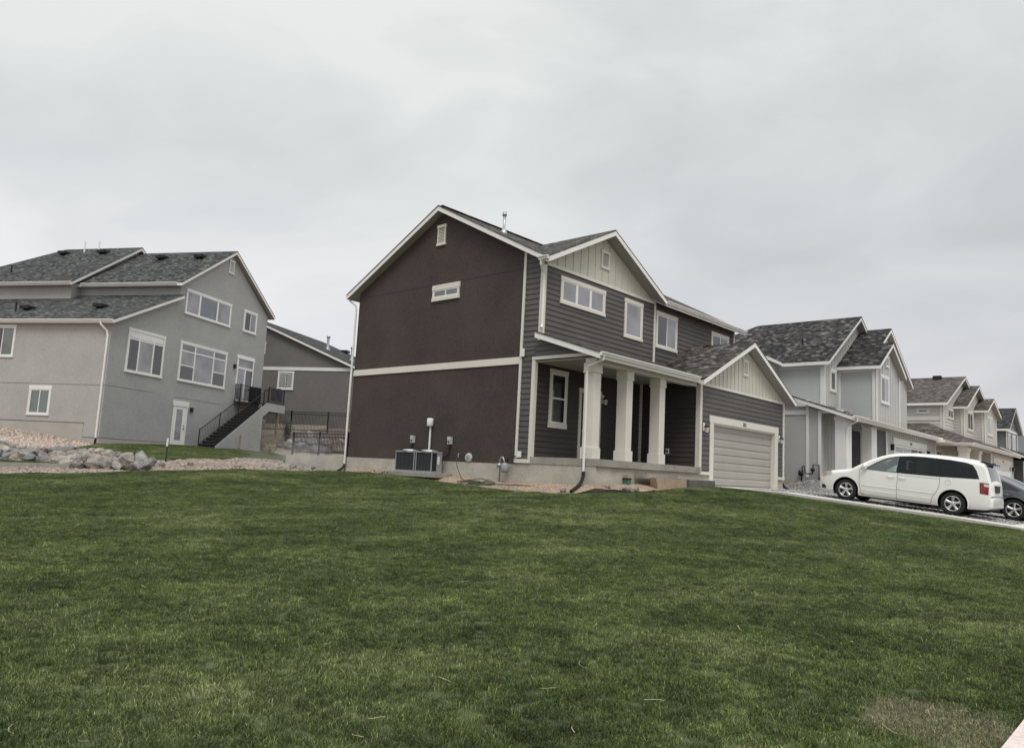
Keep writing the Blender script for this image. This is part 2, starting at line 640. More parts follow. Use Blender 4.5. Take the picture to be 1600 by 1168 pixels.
def garage_door(root, pl, u0, u1, z0, z1, mat, rows=8, glass_top=0, dd=-.14):
    a = MB()
    h = (z1 - z0) / rows
    for i in range(rows):
        z = z0 + i * h
        if glass_top and i == rows - 1:
            a.pbox(pl, u0, u1, dd - .02, dd, z + .006, z + h)
            continue
        a.pbox(pl, u0, u1, dd - .02, dd, z + .001, z + h - .001)
        a.prism([pl(u0 + .02, dd, z + .018), pl(u0 + .02, dd + .022, z + .05), pl(u0 + .02, dd + .022, z + h - .05), pl(u0 + .02, dd, z + h - .018)],
                Vector(pl(u1 - .02, dd, 0)) - Vector(pl(u0 + .02, dd, 0)))
    o = a.build('garage_door', mat, root)
    if glass_top:
        f = MB(); g = MB()
        w = (u1 - u0) / glass_top
        z = z0 + (rows - 1) * h
        for i in range(glass_top):
            f.pbox(pl, u0 + i * w + .04, u0 + (i + 1) * w - .04, dd + .001, dd + .02, z + .06, z + h - .06)
            g.pbox(pl, u0 + i * w + .09, u0 + (i + 1) * w - .09, dd + .0205, dd + .026, z + .1, z + h - .1)
        f.build('window_frame', mat, o)
        g.build('window_pane', 'pane_dark', o)
    return o


def text_mesh(root, txt, size, m, mat, name):
    cu = bpy.data.curves.new(name, 'FONT')
    cu.body = txt; cu.size = size; cu.extrude = .006; cu.align_x = 'CENTER'
    t = bpy.data.objects.new(name, cu)
    COL.objects.link(t)
    dg = bpy.context.evaluated_depsgraph_get()
    me = bpy.data.meshes.new_from_object(t.evaluated_get(dg))
    bpy.data.objects.remove(t)
    me.transform(root.matrix_world.inverted() @ m)
    me.materials.clear(); me.materials.append(M[mat])
    o = bpy.data.objects.new(name, me)
    COL.objects.link(o); o.parent = root
    return o
# ------------------------------------------------------------------ terrain
F2 = Matrix.Translation((14.28, 39.65, 0)) @ Matrix.Rotation(R(27.40), 4, 'Z')


def ab(a, b):
    v = F2 @ Vector((a, b, 0))
    return v.x, v.y


def drive_z(y):
    return float(np.interp(y, [-.8, 1, 3.66, 5.53, 8.6, 10.2, 13.3], [-1.3, -1.12, -.77, -.585, -.335, -.19, -.12]))


LAWN_TOP = [(23.29, 12.0, -.10), (21.26, 11.97, -.17), (20.31, 12.02, -.26), (19.24, 12.23, -.36), (18.07, 12.54, -.41), (17.36, 13.02, -.46),
            (16.95, 13.71, -.49), (16.79, 14.52, -.5), (16.89, 15.62, -.49), (17.07, 16.87, -.45), (17.19, 18.15, -.41), (17.25, 19.46, -.36),
            (17.37, 20.94, -.29), (17.44, 22.29, -.25), (17.43, 23.8, -.28), (16.77, 24.27, -.30), (14.83, 23.75, -.33), (13.32, 24.06, -.36),
            (11.69, 24.34, -.43), (10.67, 24.8, -.52), (9.34, 25.33, -.63), (8.06, 25.77, -.73), (6.83, 26.12, -.78)]
CT = list(LAWN_TOP)
CT += [(5.7, 1, -1.5), (0, 1, -1.56), (-8, 1, -1.6), (14, 1, -1.33), (24, 1, -1.14), (34, 1, -1.1), (50, 1, -1.1), (2, 4, -1.5), (-6, 10, -1.5), (-8, 22, -1.3), (0, 26.5, -1.05),
       (8, 9, -1.2), (13, 8, -1.02), (18, 7, -.78), (10, 15, -1.0), (5, 16, -1.22), (19, 4, -.98), (14, 20, -.58), (14.5, 13, -.69)]
for y in (1, 3.66, 5.53, 8.6, 10.2, 12.5):
    for x in (24.4, 27.5, 31):
        CT.append((x, y, drive_z(y) - .05))
CT += [(24, 20, -.3), (31, 20, -.2), (33, 16, 0), (33, 9.5, -.25), (36, 9.5, -.2), (36, 4, -.72), (42, 9, .0), (44, 4, -.6), (46, 14, .1), (55, 9, .05), (62, 9, .05), (56, 3, -.7), (50, 25, .4), (75, 9, -.1)]
# rear yard, rock line, uphill yard of the grey house
CT += [(13, 27, -.52), (12.5, 28.35, -.60), (7.8, 29.6, -.66), (9.2, 29.2, -.62), (10.9, 28.6, -.62), (11.2, 27.6, -.66), (0, 29.6, -.8),
       (8.57, 31.87, -.45), (9.5, 30.55, -.52), (10.5, 29.48, -.58), (11.5, 28.7, -.56), (8.75, 33.9, -.02), (9.7, 33.42, -.05), (11, 32.2, -.10), (12, 30.3, -.34),
       (9.46, 36.8, .28), (11.7, 36.16, .03), (12.93, 34.67, -.12), (13.37, 32.89, -.25), (14.21, 31.99, -.23), (15.12, 31.57, -.16), (16.47, 31.45, -.07), (17.86, 31.26, 0), (19.49, 31.45, -.02),
       (14.68, 29.6, -.18), (16.2, 29.3, -.02), (17.3, 28.6, -.1), (17.4, 26, -.26), (20, 27.5, .05), (24, 28, .15), (2, 34, .1)]
for a, b, z in [(0, 6, .88), (0, 3.6, .73), (0, 2, .5), (0, .4, .34), (3.8, 0, .45), (7, 0, .51), (9.5, 0, .54), (13, 0, .58), (9, -3, .36), (13, -3, .5), (12.5, -6, .3), (13.6, -4, .62), (14.6, -3, 1.5), (15.5, -2.5, 1.85),
                (15.5, -6, 1.7), (16, -10, 1.3), (17.5, 0, 2.0), (25, 0, 2.4), (25, 12, 2.6), (8, 10, 1.3), (-4, 5, .5), (-4, 10, 1.2), (0, 14, 1.6)]:
    x, y = ab(a, b)
    CT.append((x, y, z))
CTA = np.array(CT)


def tps(d2):
    return np.where(d2 > 1e-12, d2 * np.log(np.maximum(d2, 1e-12)) * .5, 0)


_n = len(CTA)
_K = tps(((CTA[:, None, :2] - CTA[None, :, :2]) ** 2).sum(-1)) + np.eye(_n) * .25
_P = np.c_[np.ones(_n), CTA[:, :2]]
_A = np.block([[_K, _P], [_P.T, np.zeros((3, 3))]])
_W = np.linalg.solve(_A, np.r_[CTA[:, 2], np.zeros(3)])


def T(x, y):
    xc = min(max(x, -12.0), 76.0); yc = min(max(y, 0.0), 58.0)
    d2 = (CTA[:, 0] - xc) ** 2 + (CTA[:, 1] - yc) ** 2
    z = float(tps(d2) @ _W[:_n] + _W[_n] + _W[_n + 1] * xc + _W[_n + 2] * yc)
    # gravel heap against the neighbouring wall
    z += .42 * math.exp(-((x - 33.6) ** 2 / .9 + (y - 12.6) ** 2 / 1.1))
    return min(max(z, -1.75), 2.8)


def inside(x, y, poly):
    c = False
    n = len(poly)
    for i in range(n):
        x0, y0 = poly[i]; x1, y1 = poly[i - 1]
        if (y0 > y) != (y1 > y) and x < (x1 - x0) * (y - y0) / (y1 - y0) + x0:
            c = not c
    return c


def sheet(name, outline, step, zf, mat, jitter=0.0, dense=None):
    """a ground sheet: outline in plan, filled with a grid, laid on the height function"""
    ol = []
    for i in range(len(outline)):
        a = Vector(outline[i][:2]); b = Vector(outline[(i + 1) % len(outline)][:2])
        k = max(1, int((b - a).length / step))
        for j in range(k):
            ol.append(a + (b - a) * (j / k))
    nb = len(ol)
    xs = [p.x for p in ol]; ys = [p.y for p in ol]
    pts = list(ol)
    x = min(xs)
    while x < max(xs):
        y = min(ys)
        while y < max(ys):
            px, py = x + random.uniform(-jitter, jitter), y + random.uniform(-jitter, jitter)
            if inside(px, py, [(p.x, p.y) for p in outline_v(ol)]):
                pts.append(Vector((px, py)))
            y += step
        x += step
    vs, _, fs, _, _, _ = geometry.delaunay_2d_cdt(pts, [(i, (i + 1) % nb) for i in range(nb)], [list(range(nb))], 1, 1e-4)
    me = bpy.data.meshes.new(name)
    me.from_pydata([(v.x, v.y, zf(v.x, v.y)) for v in vs], [], [list(f) for f in fs])
    for p in me.polygons:
        p.use_smooth = True
    me.materials.append(M[mat])
    o = bpy.data.objects.new(name, me)
    COL.objects.link(o)
    me.update()
    if me.polygons and sum(p.normal.z for p in me.polygons) < 0:
        me.flip_normals()
    return o


def outline_v(ol):
    return ol


def wob(x, y, s=1.0, a=.03):
    return a * noise.noise(Vector((x * s, y * s, 3.1)))


def ground_mesh():
    gx = sorted(set([-900, -400, -150, -60, -30] + list(np.arange(-14, 78.01, .8)) + [95, 130, 200, 400, 900]))
    gy = sorted(set([-900, -400, -150, -60, -25, -12] + list(np.arange(-4, 62.01, .8)) + [75, 100, 150, 400, 900]))
    v = []; f = []
    for x in gx:
        for y in gy:
            v.append((x, y, T(x, y) - .16 + wob(x, y, 1.7, .035) - (.03 if y < -2 else 0)))
    n = len(gy)
    for i in range(len(gx) - 1):
        for j in range(n - 1):
            f.append((i * n + j, (i + 1) * n + j, (i + 1) * n + j + 1, i * n + j + 1))
    me = bpy.data.meshes.new('ground')
    me.from_pydata(v, [], f)
    for p in me.polygons: p.use_smooth = True
    me.materials.append(M['dirt_soil'])
    o = bpy.data.objects.new('ground', me)
    COL.objects.link(o)
    return struct(o)


ground_mesh()
LAWN = [(24.42, 1.0), (24.42, 11.9)] + [p[:2] for p in LAWN_TOP] + [(3, 26.6), (-3, 27), (-9, 24), (-9, 1.0)]
lawn = struct(sheet('lawn', LAWN, .55, lambda x, y: T(x, y) - .05 + wob(x, y, .9, .035), 'turf_soil'))
H2L = [(12.06, 36.35), (12.93, 34.67), (13.37, 32.89), (14.21, 31.99), (15.12, 31.57), (16.47, 31.45), (17.86, 31.26), (19.49, 31.45), (21.5, 33.5), (24.5, 37.0), (26.2, 42.0), (25.8, 45.6), (14.3, 39.75), (13.6, 38.6)]
lawn2 = struct(sheet('uphill_lawn', H2L, .6, lambda x, y: T(x, y) + .02, 'turf_soil'))
STR = [(-2, 31.5), (7.06, 31.45), (8.12, 31.2), (8.77, 30.7), (9.37, 30.25), (9.3, 29.75), (8.51, 29.95), (7.81, 30.15), (6.79, 30.4), (-2, 30.6)]
lawn3 = struct(sheet('lawn_strip', STR, .5, lambda x, y: T(x, y) + .05, 'turf_soil'))
# concrete mowing kerb at the far left
kb = MB()
kp = [(-2, 30.42), (6.79, 30.25), (7.81, 30.0), (8.51, 29.81), (9.23, 29.56), (9.7, 29.3)]
for a, b in zip(kp, kp[1:]):
    za, zb = T(*a), T(*b)
    kb.prism([(a[0], a[1], za - .15), (a[0], a[1] + .14, za - .15), (a[0], a[1] + .14, za + .09), (a[0], a[1], za + .09)],
             (b[0] - a[0], b[1] - a[1], zb - za))
struct(kb.build('kerb_strip', 'slab_concrete'))

# driveway, sidewalk, road
dv = MB()
ys = list(np.linspace(1.02, 13.2, 9))
for a, b in zip(ys, ys[1:]):
    za, zb = drive_z(a), drive_z(b)
    m_ = drive_z((a + b) / 2)
    xe = 31.2 if b < 4.2 else 25.36
    dv.prism([(24.45, a, za - .14), (xe, a, za - .14), (xe, a, za), (24.45, a, za)], (0, (b - a) - .008, zb - za))
for a, b in ((12.1, 12.6), (12.608, 13.2)):
    dv.prism([(25.37, a, drive_z(a) - .14), (30.5, a, drive_z(a) - .14), (30.5, a, drive_z(a)), (25.37, a, drive_z(a))], (0, b - a, drive_z(b) - drive_z(a)))
struct(dv.build('driveway', 'drive_concrete'))
sw = MB()
x = -10.0
while x < 72:
    z0, z1 = T(x, 1) - .0, T(x + 1.5, 1)
    sw.prism([(x, -.55, z0 - .16), (x, .99, z0 - .14), (x, .99, z0 + .02), (x, -.55, z0)], (1.492, 0, z1 - z0))
    x += 1.5
struct(sw.build('sidewalk', 'walk_concrete', bevel=0))
rd = MB(); kr = MB()
for i in range(40):
    x = -40 + i * 3.0
    z0, z1 = T(x, 0) - .17, T(x + 3, 0) - .17
    rd.poly([(x, -11, z0 + .004), (x + 3, -11, z1 + .004), (x + 3, -2.3, z1), (x, -2.3, z0)])
    kr.prism([(x, -2.3, z0 - .2), (x, -2.1, z0 - .2), (x, -2.1, z0 + .14), (x, -2.3, z0 + .12)], (2.99, 0, z1 - z0))
plain('asphalt', (.05, .05, .052), .9, .15, 1, 80, .5, .006)
struct(rd.build('road', 'asphalt'))
struct(kr.build('kerb', 'slab_concrete'))
# neighbour's driveway
nd = MB()
for a, b in zip(ys, ys[1:]):
    if b > 11.6: break
    nd.prism([(41.2, a, T(43, a) - .1), (47.4, a, T(43, a) - .1), (47.4, a, T(43, a) + .05), (41.2, a, T(43, a) + .05)], (0, b - a - .004, T(43, b) - T(43, a)))
struct(nd.build('neighbour_driveway', 'drive_concrete'))
LN2 = [(36.0, 1.0), (41.1, 1.0), (41.1, 10.9), (36.0, 10.9)]
lawn4 = struct(sheet('neighbour_lawn', LN2, .8, lambda x, y: T(x, y) + .01, 'turf_soil'))

# gravel: pink stones on the bank, grey stones beside the next house
GB = [(7.97, 34.0), (9.24, 33.7), (10.11, 32.9), (10.98, 32.1), (11.67, 30.9), (12.3, 30.4), (13.3, 32.6), (12.85, 34.6), (11.95, 36.3), (13.4, 38.7), (14.2, 39.6), ab(-.02, 3), ab(-.02, 8), ab(-.02, 13), (2, 44), (1, 36)]
plain('pink_bed', (.34, .265, .215), .95, .3, 2, 14, 1, .06, fine=.5)
plain('grey_bed', (.17, .165, .16), .95, .3, 2, 14, 1, .06, fine=.5)
gravel_bed = struct(sheet('gravel_bank', GB, .7, lambda x, y: T(x, y) - .01, 'pink_bed'))
GG = [(25.42, 4.1), (31.25, 4.1), (31.3, 1.1), (35.9, 1.1), (35.9, 11.3), (34.5, 12.7), (34.45, 14.6), (31.5, 14.6), (31.45, 13.0), (30.55, 13.0), (30.5, 12.08), (25.42, 12.08)]


def yard_z(x, y):
    k = min(1, max(0, (x - 30.5) / 1.6))
    return (drive_z(y) - .012) * (1 - k) + T(x, y) * k + wob(x, y, 2.2, .012)


gravel_yard = struct(sheet('gravel_yard', GG, .4, yard_z, 'grey_bed'))


# ------------------------------------------------------------------ scatter (stuff nobody could count)
def tuft(i, n, rad, hmin, hmax, w):
    rr = random.Random(100 + i)
    v = []; f = []; tip = []; tone = []
    for k in range(n):
        r = rad * math.sqrt(rr.random()); a = rr.uniform(0, 6.283)
        x, y = r * math.cos(a), r * math.sin(a)
        h = rr.uniform(hmin, hmax); ww = w * rr.uniform(.7, 1.25)
        b = rr.uniform(0, 6.283); lean = rr.uniform(.15, .95) * h
        dx, dy = math.cos(b), math.sin(b)
        q = rr.uniform(0, 6.283); sx, sy = math.cos(q) * ww / 2, math.sin(q) * ww / 2
        k0 = len(v)
        v += [(x - sx, y - sy, -.01), (x + sx, y + sy, -.01),
              (x + dx * lean * .35 + sx * .8, y + dy * lean * .35 + sy * .8, h * .6), (x + dx * lean * .35 - sx * .8, y + dy * lean * .35 - sy * .8, h * .6),
              (x + dx * lean, y + dy * lean, h)]
        tip += [0, 0, .6, .6, 1]
        tone += [rr.random()] * 5
        f += [(k0, k0 + 1, k0 + 2, k0 + 3), (k0 + 3, k0 + 2, k0 + 4)]
    me = bpy.data.meshes.new('grass_tuft')
    me.from_pydata(v, [], f)
    at = me.attributes.new('tip', 'FLOAT', 'POINT')
    at.data.foreach_set('value', tip)
    at = me.attributes.new('tone', 'FLOAT', 'POINT')
    at.data.foreach_set('value', tone)
    me.materials.append(M['grass_blade'])
    return bpy.data.objects.new('grass_tuft', me)


def pebble(i, mat):
    bm = bmesh.new()
    bmesh.ops.create_icosphere(bm, subdivisions=1, radius=1)
    rr = random.Random(i)
    for v in bm.verts:
        v.co *= rr.uniform(.75, 1.15)
        v.co.z *= .7
    me = bpy.data.meshes.new('pebble')
    bm.to_mesh(me); bm.free()
    me.materials.append(M[mat])
    return bpy.data.objects.new('pebble', me)


def scatter(name, base, sources, density, smin, smax, label=None, tilt=0.0, seed=0):
    c = bpy.data.collections.new(name + '_sources')
    for s in sources:
        c.objects.link(s)
    o = bpy.data.objects.new(name, base.data)
    COL.objects.link(o)
    g = bpy.data.node_groups.new(name, 'GeometryNodeTree')
    g.interface.new_socket('Geometry', in_out='INPUT', socket_type='NodeSocketGeometry')
    g.interface.new_socket('Geometry', in_out='OUTPUT', socket_type='NodeSocketGeometry')
    gi = g.nodes.new('NodeGroupInput'); go = g.nodes.new('NodeGroupOutput')
    dp = g.nodes.new('GeometryNodeDistributePointsOnFaces')
    dp.inputs['Density'].default_value = density
    dp.inputs['Seed'].default_value = seed
    ci = g.nodes.new('GeometryNodeCollectionInfo')
    ci.inputs['Collection'].default_value = c
    ci.inputs['Separate Children'].default_value = True
    ci.inputs['Reset Children'].default_value = True
    ip = g.nodes.new('GeometryNodeInstanceOnPoints')
    ip.inputs['Pick Instance'].default_value = True
    rv = g.nodes.new('FunctionNodeRandomValue'); rv.data_type = 'FLOAT_VECTOR'
    rv.inputs[0].default_value = (-tilt, -tilt, 0); rv.inputs[1].default_value = (tilt, tilt, 6.283)
    rs = g.nodes.new('FunctionNodeRandomValue'); rs.data_type = 'FLOAT'
    rs.inputs[2].default_value = smin; rs.inputs[3].default_value = smax
    rs.inputs['Seed'].default_value = 5
    L = g.links.new
    L(gi.outputs[0], dp.inputs['Mesh'])
    L(dp.outputs['Points'], ip.inputs['Points'])
    L(ci.outputs[0], ip.inputs['Instance'])
    L(rv.outputs[0], ip.inputs['Rotation'])
    L(rs.outputs[1], ip.inputs['Scale'])
    L(ip.outputs[0], go.inputs[0])
    md = o.modifiers.new('scatter', 'NODES')
    md.node_group = g
    tag(o, label, None, None, 'stuff')
    return o


TUFTS = [tuft(i, 46, .055, .014, .034, .0034) for i in range(7)]
scatter('lawn_grass', lawn, TUFTS, 440, .75, 1.3, 'short mown green turf covering the whole foreground', .3)
for nm, b, lb in (('uphill_grass', lawn2, 'darker green turf below the grey house'), ('strip_grass', lawn3, 'narrow strip of green turf behind the kerb'), ('neighbour_grass', lawn4, 'green turf in front of the next house')):
    scatter(nm, b, TUFTS, 260, .9, 1.4, lb, .2)
scatter('bank_gravel', gravel_bed, [pebble(i, 'pink_gravel') for i in range(5)], 110, .03, .075, 'pinkish loose gravel on the bank above the boulders', 1.0)
scatter('yard_gravel', gravel_yard, [pebble(i + 9, 'grey_gravel') for i in range(5)], 170, .018, .05, 'loose grey gravel heaped between the two houses', 1.0)


def clipping(i):
    rr = random.Random(i)
    v = []; f = []
    L = rr.uniform(.05, .13); k = rr.uniform(-1, 1)
    for j in range(5):
        t = j / 4
        x, y, z = L * (t - .5), k * L * .35 * (t - .5) ** 2 * 4, .03 + .012 * math.sin(t * 3 + i)
        v += [(x, y - .0016, z), (x, y + .0016, z + .001)]
    for j in range(4): f.append((2 * j, 2 * j + 1, 2 * j + 3, 2 * j + 2))
    me = bpy.data.meshes.new('clipping'); me.from_pydata(v, [], f); me.materials.append(M['straw'])
    return bpy.data.objects.new('clipping', me)


pebble_mat('straw', [(0, (.22, .19, .10)), (.5, (.36, .32, .19)), (1, (.46, .43, .30))])
scatter('lawn_clippings', lawn, [clipping(i) for i in range(6)], 2.6, .6, 1.3, 'dry straw coloured clippings lying on the front lawn', .15, 3)
DB = [(17.3, 13.15), (18.1, 12.65), (19.2, 12.35), (20.3, 12.15), (21.3, 12.1), (22.8, 12.1), (22.8, 12.95), (18.1, 13.0), (18.1, 24.8), (17.55, 24.2), (17.5, 22.3), (17.45, 20.9), (17.32, 19.4), (17.25, 18.1), (17.1, 16.9), (16.95, 15.6), (16.85, 14.5), (17.0, 13.75)]


def bank_z(x, y):
    """soil banked up against the foundation"""
    dx, dy = max(18.16 - x, 0), max(13.0 - y, 0)
    d = min(1, math.hypot(dx, dy) / 1.0)
    if dx > 0 and dy <= 0 or dx > dy:
        zw = float(np.interp(y, [13, 15.5, 17.5, 19, 22, 25], [-.22, -.30, -.25, -.22, -.2, -.16]))
    else:
        zw = float(np.interp(x, [18.1, 20, 21.5, 23], [-.22, -.17, -.12, -.08]))
    k = (1 - d) ** 1.2
    return max(T(x, y) - .06, zw * k + (T(x, y) - .06) * (1 - k)) + wob(x, y, 3, .06)


soil_bed = struct(sheet('soil_bed', DB, .3, bank_z, 'warm_soil'))
scatter('soil_crumbs', soil_bed, [pebble(i + 20, 'pink_gravel') for i in range(4)], 110, .008, .03, 'pale crumbs and pebbles on the bare soil by the wall', 1.0)
RY = [(12.0, 27.2), (13.0, 25.0), (14.8, 24.5), (16.9, 25.0), (17.9, 25.1), (17.9, 29.2), (19.2, 31.2), (17.8, 31.1), (16.4, 31.25), (15.0, 31.4), (13.9, 31.8), (13.0, 32.0), (12.4, 30.2), (11.5, 28.4), (10.0, 28.8), (8.6, 29.5), (6.8, 29.9), (1, 30.2), (1, 27.2), (6.9, 26.5), (9.4, 25.8)]
rear_soil = struct(sheet('bare_soil', RY, .5, lambda x, y: T(x, y) - .03 + wob(x, y, 1.1, .09), 'dirt_soil'))
scatter('soil_stones', rear_soil, [pebble(i + 30, 'tan_stones') for i in range(4)], 40, .012, .055, 'pale stones strewn over the bare soil between the lawns', 1.0)

PBD = [ab(13.7, -1.7), ab(13.8, -9), ab(17.6, -9), ab(17.6, 3.0), ab(14.2, 1.0)]
struct(sheet('shaded_ground', PBD, .5, lambda x, y: T(x, y) - .02 + wob(x, y, 2, .05), 'shaded_soil'))  # soil sheet darkened for the shaded ground between the fences
# ------------------------------------------------------------------ the brown house
def gutter(root, p0, p1, out, name='gutter', mat='white_metal'):
    """K-style gutter between two points; out = outward direction"""
    p0, p1, out = Vector(p0), Vector(p1), Vector(out)
    z = Vector((0, 0, 1))
    pr = [p0 + out * .004, p0 + out * .004 - z * .11, p0 + out * .07 - z * .11, p0 + out * .085 - z * .05, p0 + out * .12 - z * .03, p0 + out * .12]
    return MB().prism(pr, p1 - p0).build(name, mat, root)


def downspout(root, pts, r=.038, mat='white_metal', boot=None):
    o = MB().tube(pts, r, 8).build('downspout', mat, root)
    if boot:
        MB().tube(boot, .05, 10).build('drain_pipe', 'black_rubber', o)
    return o


def brown_house():
    frame()
    X0, XR, YB, YF, YL, YG, YT = 18.18, 31.46, 24.97, 15.36, 15.55, 13.09, 16.14
    XG = 24.26
    root = thing('house', 'dark brown two storey house with cream trim and front gable, biggest house in the centre', 'house', (X0, YF, -.3))
    RP, RZ = 20.25, 9.44
    ef, eb = 14.97, 25.42
    ze = 6.74
    kf = (RZ - ze) / (RP - ef); kb_ = (RZ - ze) / (eb - RP)
    zr = lambda y: RZ - (kf * (RP - y) if y < RP else kb_ * (y - RP))
    w = MB()
    w.prism([(X0, YL, -.7), (X0, YB, -.7), (X0, YB, 4.0), (X0, YL, 4.0)], (XR - X0, 0, 0))
    g = .215
    w.prism([(X0, YF, 4.002), (X0, YB, 4.002), (X0, YB, zr(YB) - g), (X0, RP, RZ - g), (X0, YF, zr(YF) - g)], (XR - X0, 0, 0))
    wall = w.build('wall', 'dark_stucco', root)
    # control joint in the stucco
    sp = sideX(X0); fp = front(YF)
    MB().pbox(sp, YT, YB, .0005, .005, 6.57, 6.585).build('control_joint', 'black_metal', wall)
    cw = MB()
    kc = (8.53 - 6.76) / 3.5
    cw.prism([(X0 + .03, YF + .012, 6.5), (24.62, YF + .012, 6.5), (24.62, YF + .012, 8.53 - kc * (24.62 - 21.4) - g), (21.4, YF + .012, 8.53 - g), (X0 + .03, YF + .012, 8.53 - kc * (21.4 - X0 - .03) - g)], (0, 2.4, 0))
    cw.build('gable_wall', 'cream_board', root)
    ga = MB()
    ga.box((XG, YG + .155, -.6), (XR - .01, YL - .01, 3.45))
    ga.prism([(XG, YG + .012, 3.1), (XR - .01, YG + .012, 3.1), (XR - .01, YG + .012, 5.43 - .48 * (XR - 27.78) - g), (27.78, YG + .012, 5.43 - g), (XG, YG + .012, 5.43 - .48 * (27.78 - XG) - g)], (0, 2.4, 0))
    ga.build('garage_wall', 'dark_stucco', root)
    # lap siding
    s = MB()
    lap(s, fp, [(X0, 4.0), (XR, 4.0), (XR, 6.7), (X0, 6.7)], z0=4.0)
    s.poly([(X0, YF - .02, 4.0), (XR, YF - .02, 4.0), (XR, YL, 4.0), (X0, YL, 4.0)])
    gp = front(YG)
    lap(s, gp, [(XG, .25), (25.0, .25), (25.0, 3.4), (XG, 3.4)], z0=.25)
    lap(s, gp, [(30.8, .25), (XR, .25), (XR, 3.4), (30.8, 3.4)], z0=.25)
    lap(s, gp, [(25.0, 2.314), (30.8, 2.314), (30.8, 3.4), (25.0, 3.4)], z0=2.314)
    s.build('front_siding', 'dark_lap', root)
    s = MB()
    lap(s, sp, [(YL, .42), (YT - .05, .42), (YT - .05, 4.0), (YL, 4.0)], z0=.42)
    lap(s, sp, [(YF, 3.97), (YT - .05, 3.97), (YT - .05, zr(YT - .05) - g), (YF, zr(YF) - g)], z0=3.97)
    zs = lambda y: 3.58 + (y - 12.85) * .3227
    lap(s, sp, [(13.85, 3.64), (YL, 3.64), (YL, zs(YL) - .22), (13.85, zs(13.85) - .215)], z0=3.64)
    s.build('side_siding', 'dark_lap', root)
    s = MB()
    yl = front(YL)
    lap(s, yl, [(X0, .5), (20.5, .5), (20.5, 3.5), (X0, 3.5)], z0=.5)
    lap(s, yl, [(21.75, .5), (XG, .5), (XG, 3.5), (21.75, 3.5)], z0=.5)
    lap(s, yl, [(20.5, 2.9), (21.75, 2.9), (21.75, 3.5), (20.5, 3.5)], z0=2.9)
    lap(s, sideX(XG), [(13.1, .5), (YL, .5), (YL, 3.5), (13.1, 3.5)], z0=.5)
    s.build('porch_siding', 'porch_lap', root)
    # cream board-and-batten gables
    b = MB()
    battens(b, fp, [(X0 + .05, 6.68), (24.6, 6.68), (24.6, 6.75), (21.4, 8.53 - g - .02), (X0 + .05, 6.72)], .41)
    battens(b, gp, [(XG + .02, 3.46), (XR - .02, 3.46), (XR - .02, 3.5), (27.78, 5.43 - g - .02), (XG + .02, 3.5)], .31)
    b.build('board_and_batten', 'cream_board', root)
    # trim boards
    t = MB()
    t.pbox(sp, YT, YB, .002, .035, 3.44, 3.67)
    t.pbox(sp, YT - .05, YT + .05, .003, .045, .44, zr(YT) - g - .02)
    t.pbox(sp, YL, YT + .06, .003, .06, .30, .42)
    t.pbox(sp, YF, YF + .10, .003, .04, 4.15, 6.8); t.pbox(fp, X0 - .04, X0 + .10, .003, .04, 4.15, 6.62)
    t.pbox(sp, YL, YL + .10, .003, .04, .43, 3.63); t.pbox(yl, X0 - .04, X0 + .09, .003, .04, .5, 3.5)
    t.pbox(fp, X0 + .101, 24.72, .003, .045, 6.60, 6.70)
    t.pbox(fp, 24.72, 24.83, .003, .047, 4.2, 6.72)
    t.pbox(fp, XR - .11, XR, .003, .045, 5.0, 6.7)
    t.pbox(sp, 13.4, YL + .10, -.02, .05, 3.53, 3.63)                           # edge of the porch opening
    t.pbox(gp, XG - .03, XG + .12, -.13, .045, .36, 3.38); t.pbox(sideX(XG), YG - .04, YG + .12, .003, .04, .5, 3.38)
    t.pbox(gp, XR - .12, XR + .02, -.13, .045, .36, 3.38)
    t.pbox(gp, XG, XR, .003, .05, 3.38, 3.47)
    t.pbox(gp, XG - .04, 24.975, -.1, .06, .25, .36); t.pbox(gp, 30.83, XR + .03, -.1, .06, .25, .36)
    t.pbox(sideX(XG), YL - .12, YL, .003, .04, .5, 3.5)
    t.build('trim', 'cream_trim', root)
    # roofs
    xl, xr = 17.86, 31.78
    roof(root, [
        [(xl, ef, ze), (21.4, 14.97 + (8.53 - ze) / kf, 8.53), (24.93, ef, ze), (xr, ef, ze), (xr, RP, RZ), (xl, RP, RZ)],
        [(xl, RP, RZ), (xr, RP, RZ), (xr, eb, ze), (xl, eb, ze)],
    ], 'brown_shingle')
    yv = 14.97 + (8.53 - ze) / kf
    roof(root, [
        [(xl, 14.90, 6.76), (21.4, 14.90, 8.53), (21.4, yv, 8.53), (xl, 14.98, 6.76)],
        [(24.94, 14.90, 6.76), (24.94, 14.98, 6.76), (21.4, yv, 8.53), (21.4, 14.90, 8.53)],
    ], 'brown_shingle', name='gable_roof')
    roof(root, [[(xl, 12.85, 3.58), (23.8, 12.85, 3.58), (25.6, YF, 4.39), (xl, YF, 4.39)]], 'brown_shingle', name='porch_roof')
    roof(root, [
        [(23.78, 12.68, 3.52), (27.78, 12.68, 5.44), (27.78, YF, 5.44), (25.6, YF, 4.39), (23.8, 12.86, 3.53)],
        [(31.8, 12.68, 3.52), (31.8, YF, 3.52), (27.78, YF, 5.44), (27.78, 12.68, 5.44)],
    ], 'brown_shingle', name='garage_roof')
    MB().box((xl + .1, RP - .12, RZ - .01), (xr - .1, RP + .12, RZ + .02)).build('ridge_cap', 'brown_shingle', root, uv=True)
    # windows
    window(root, fp, 19.02, 21.51, 5.51, 6.43, 'triple', 'pane_blind_sky')
    window(root, fp, 22.73, 23.93, 5.01, 6.45, 'single', 'pane_blind_sky')
    window(root, fp, 24.88, 26.46, 4.97, 6.40, 'slider', ['pane_dark', 'pane_blind_sky'])
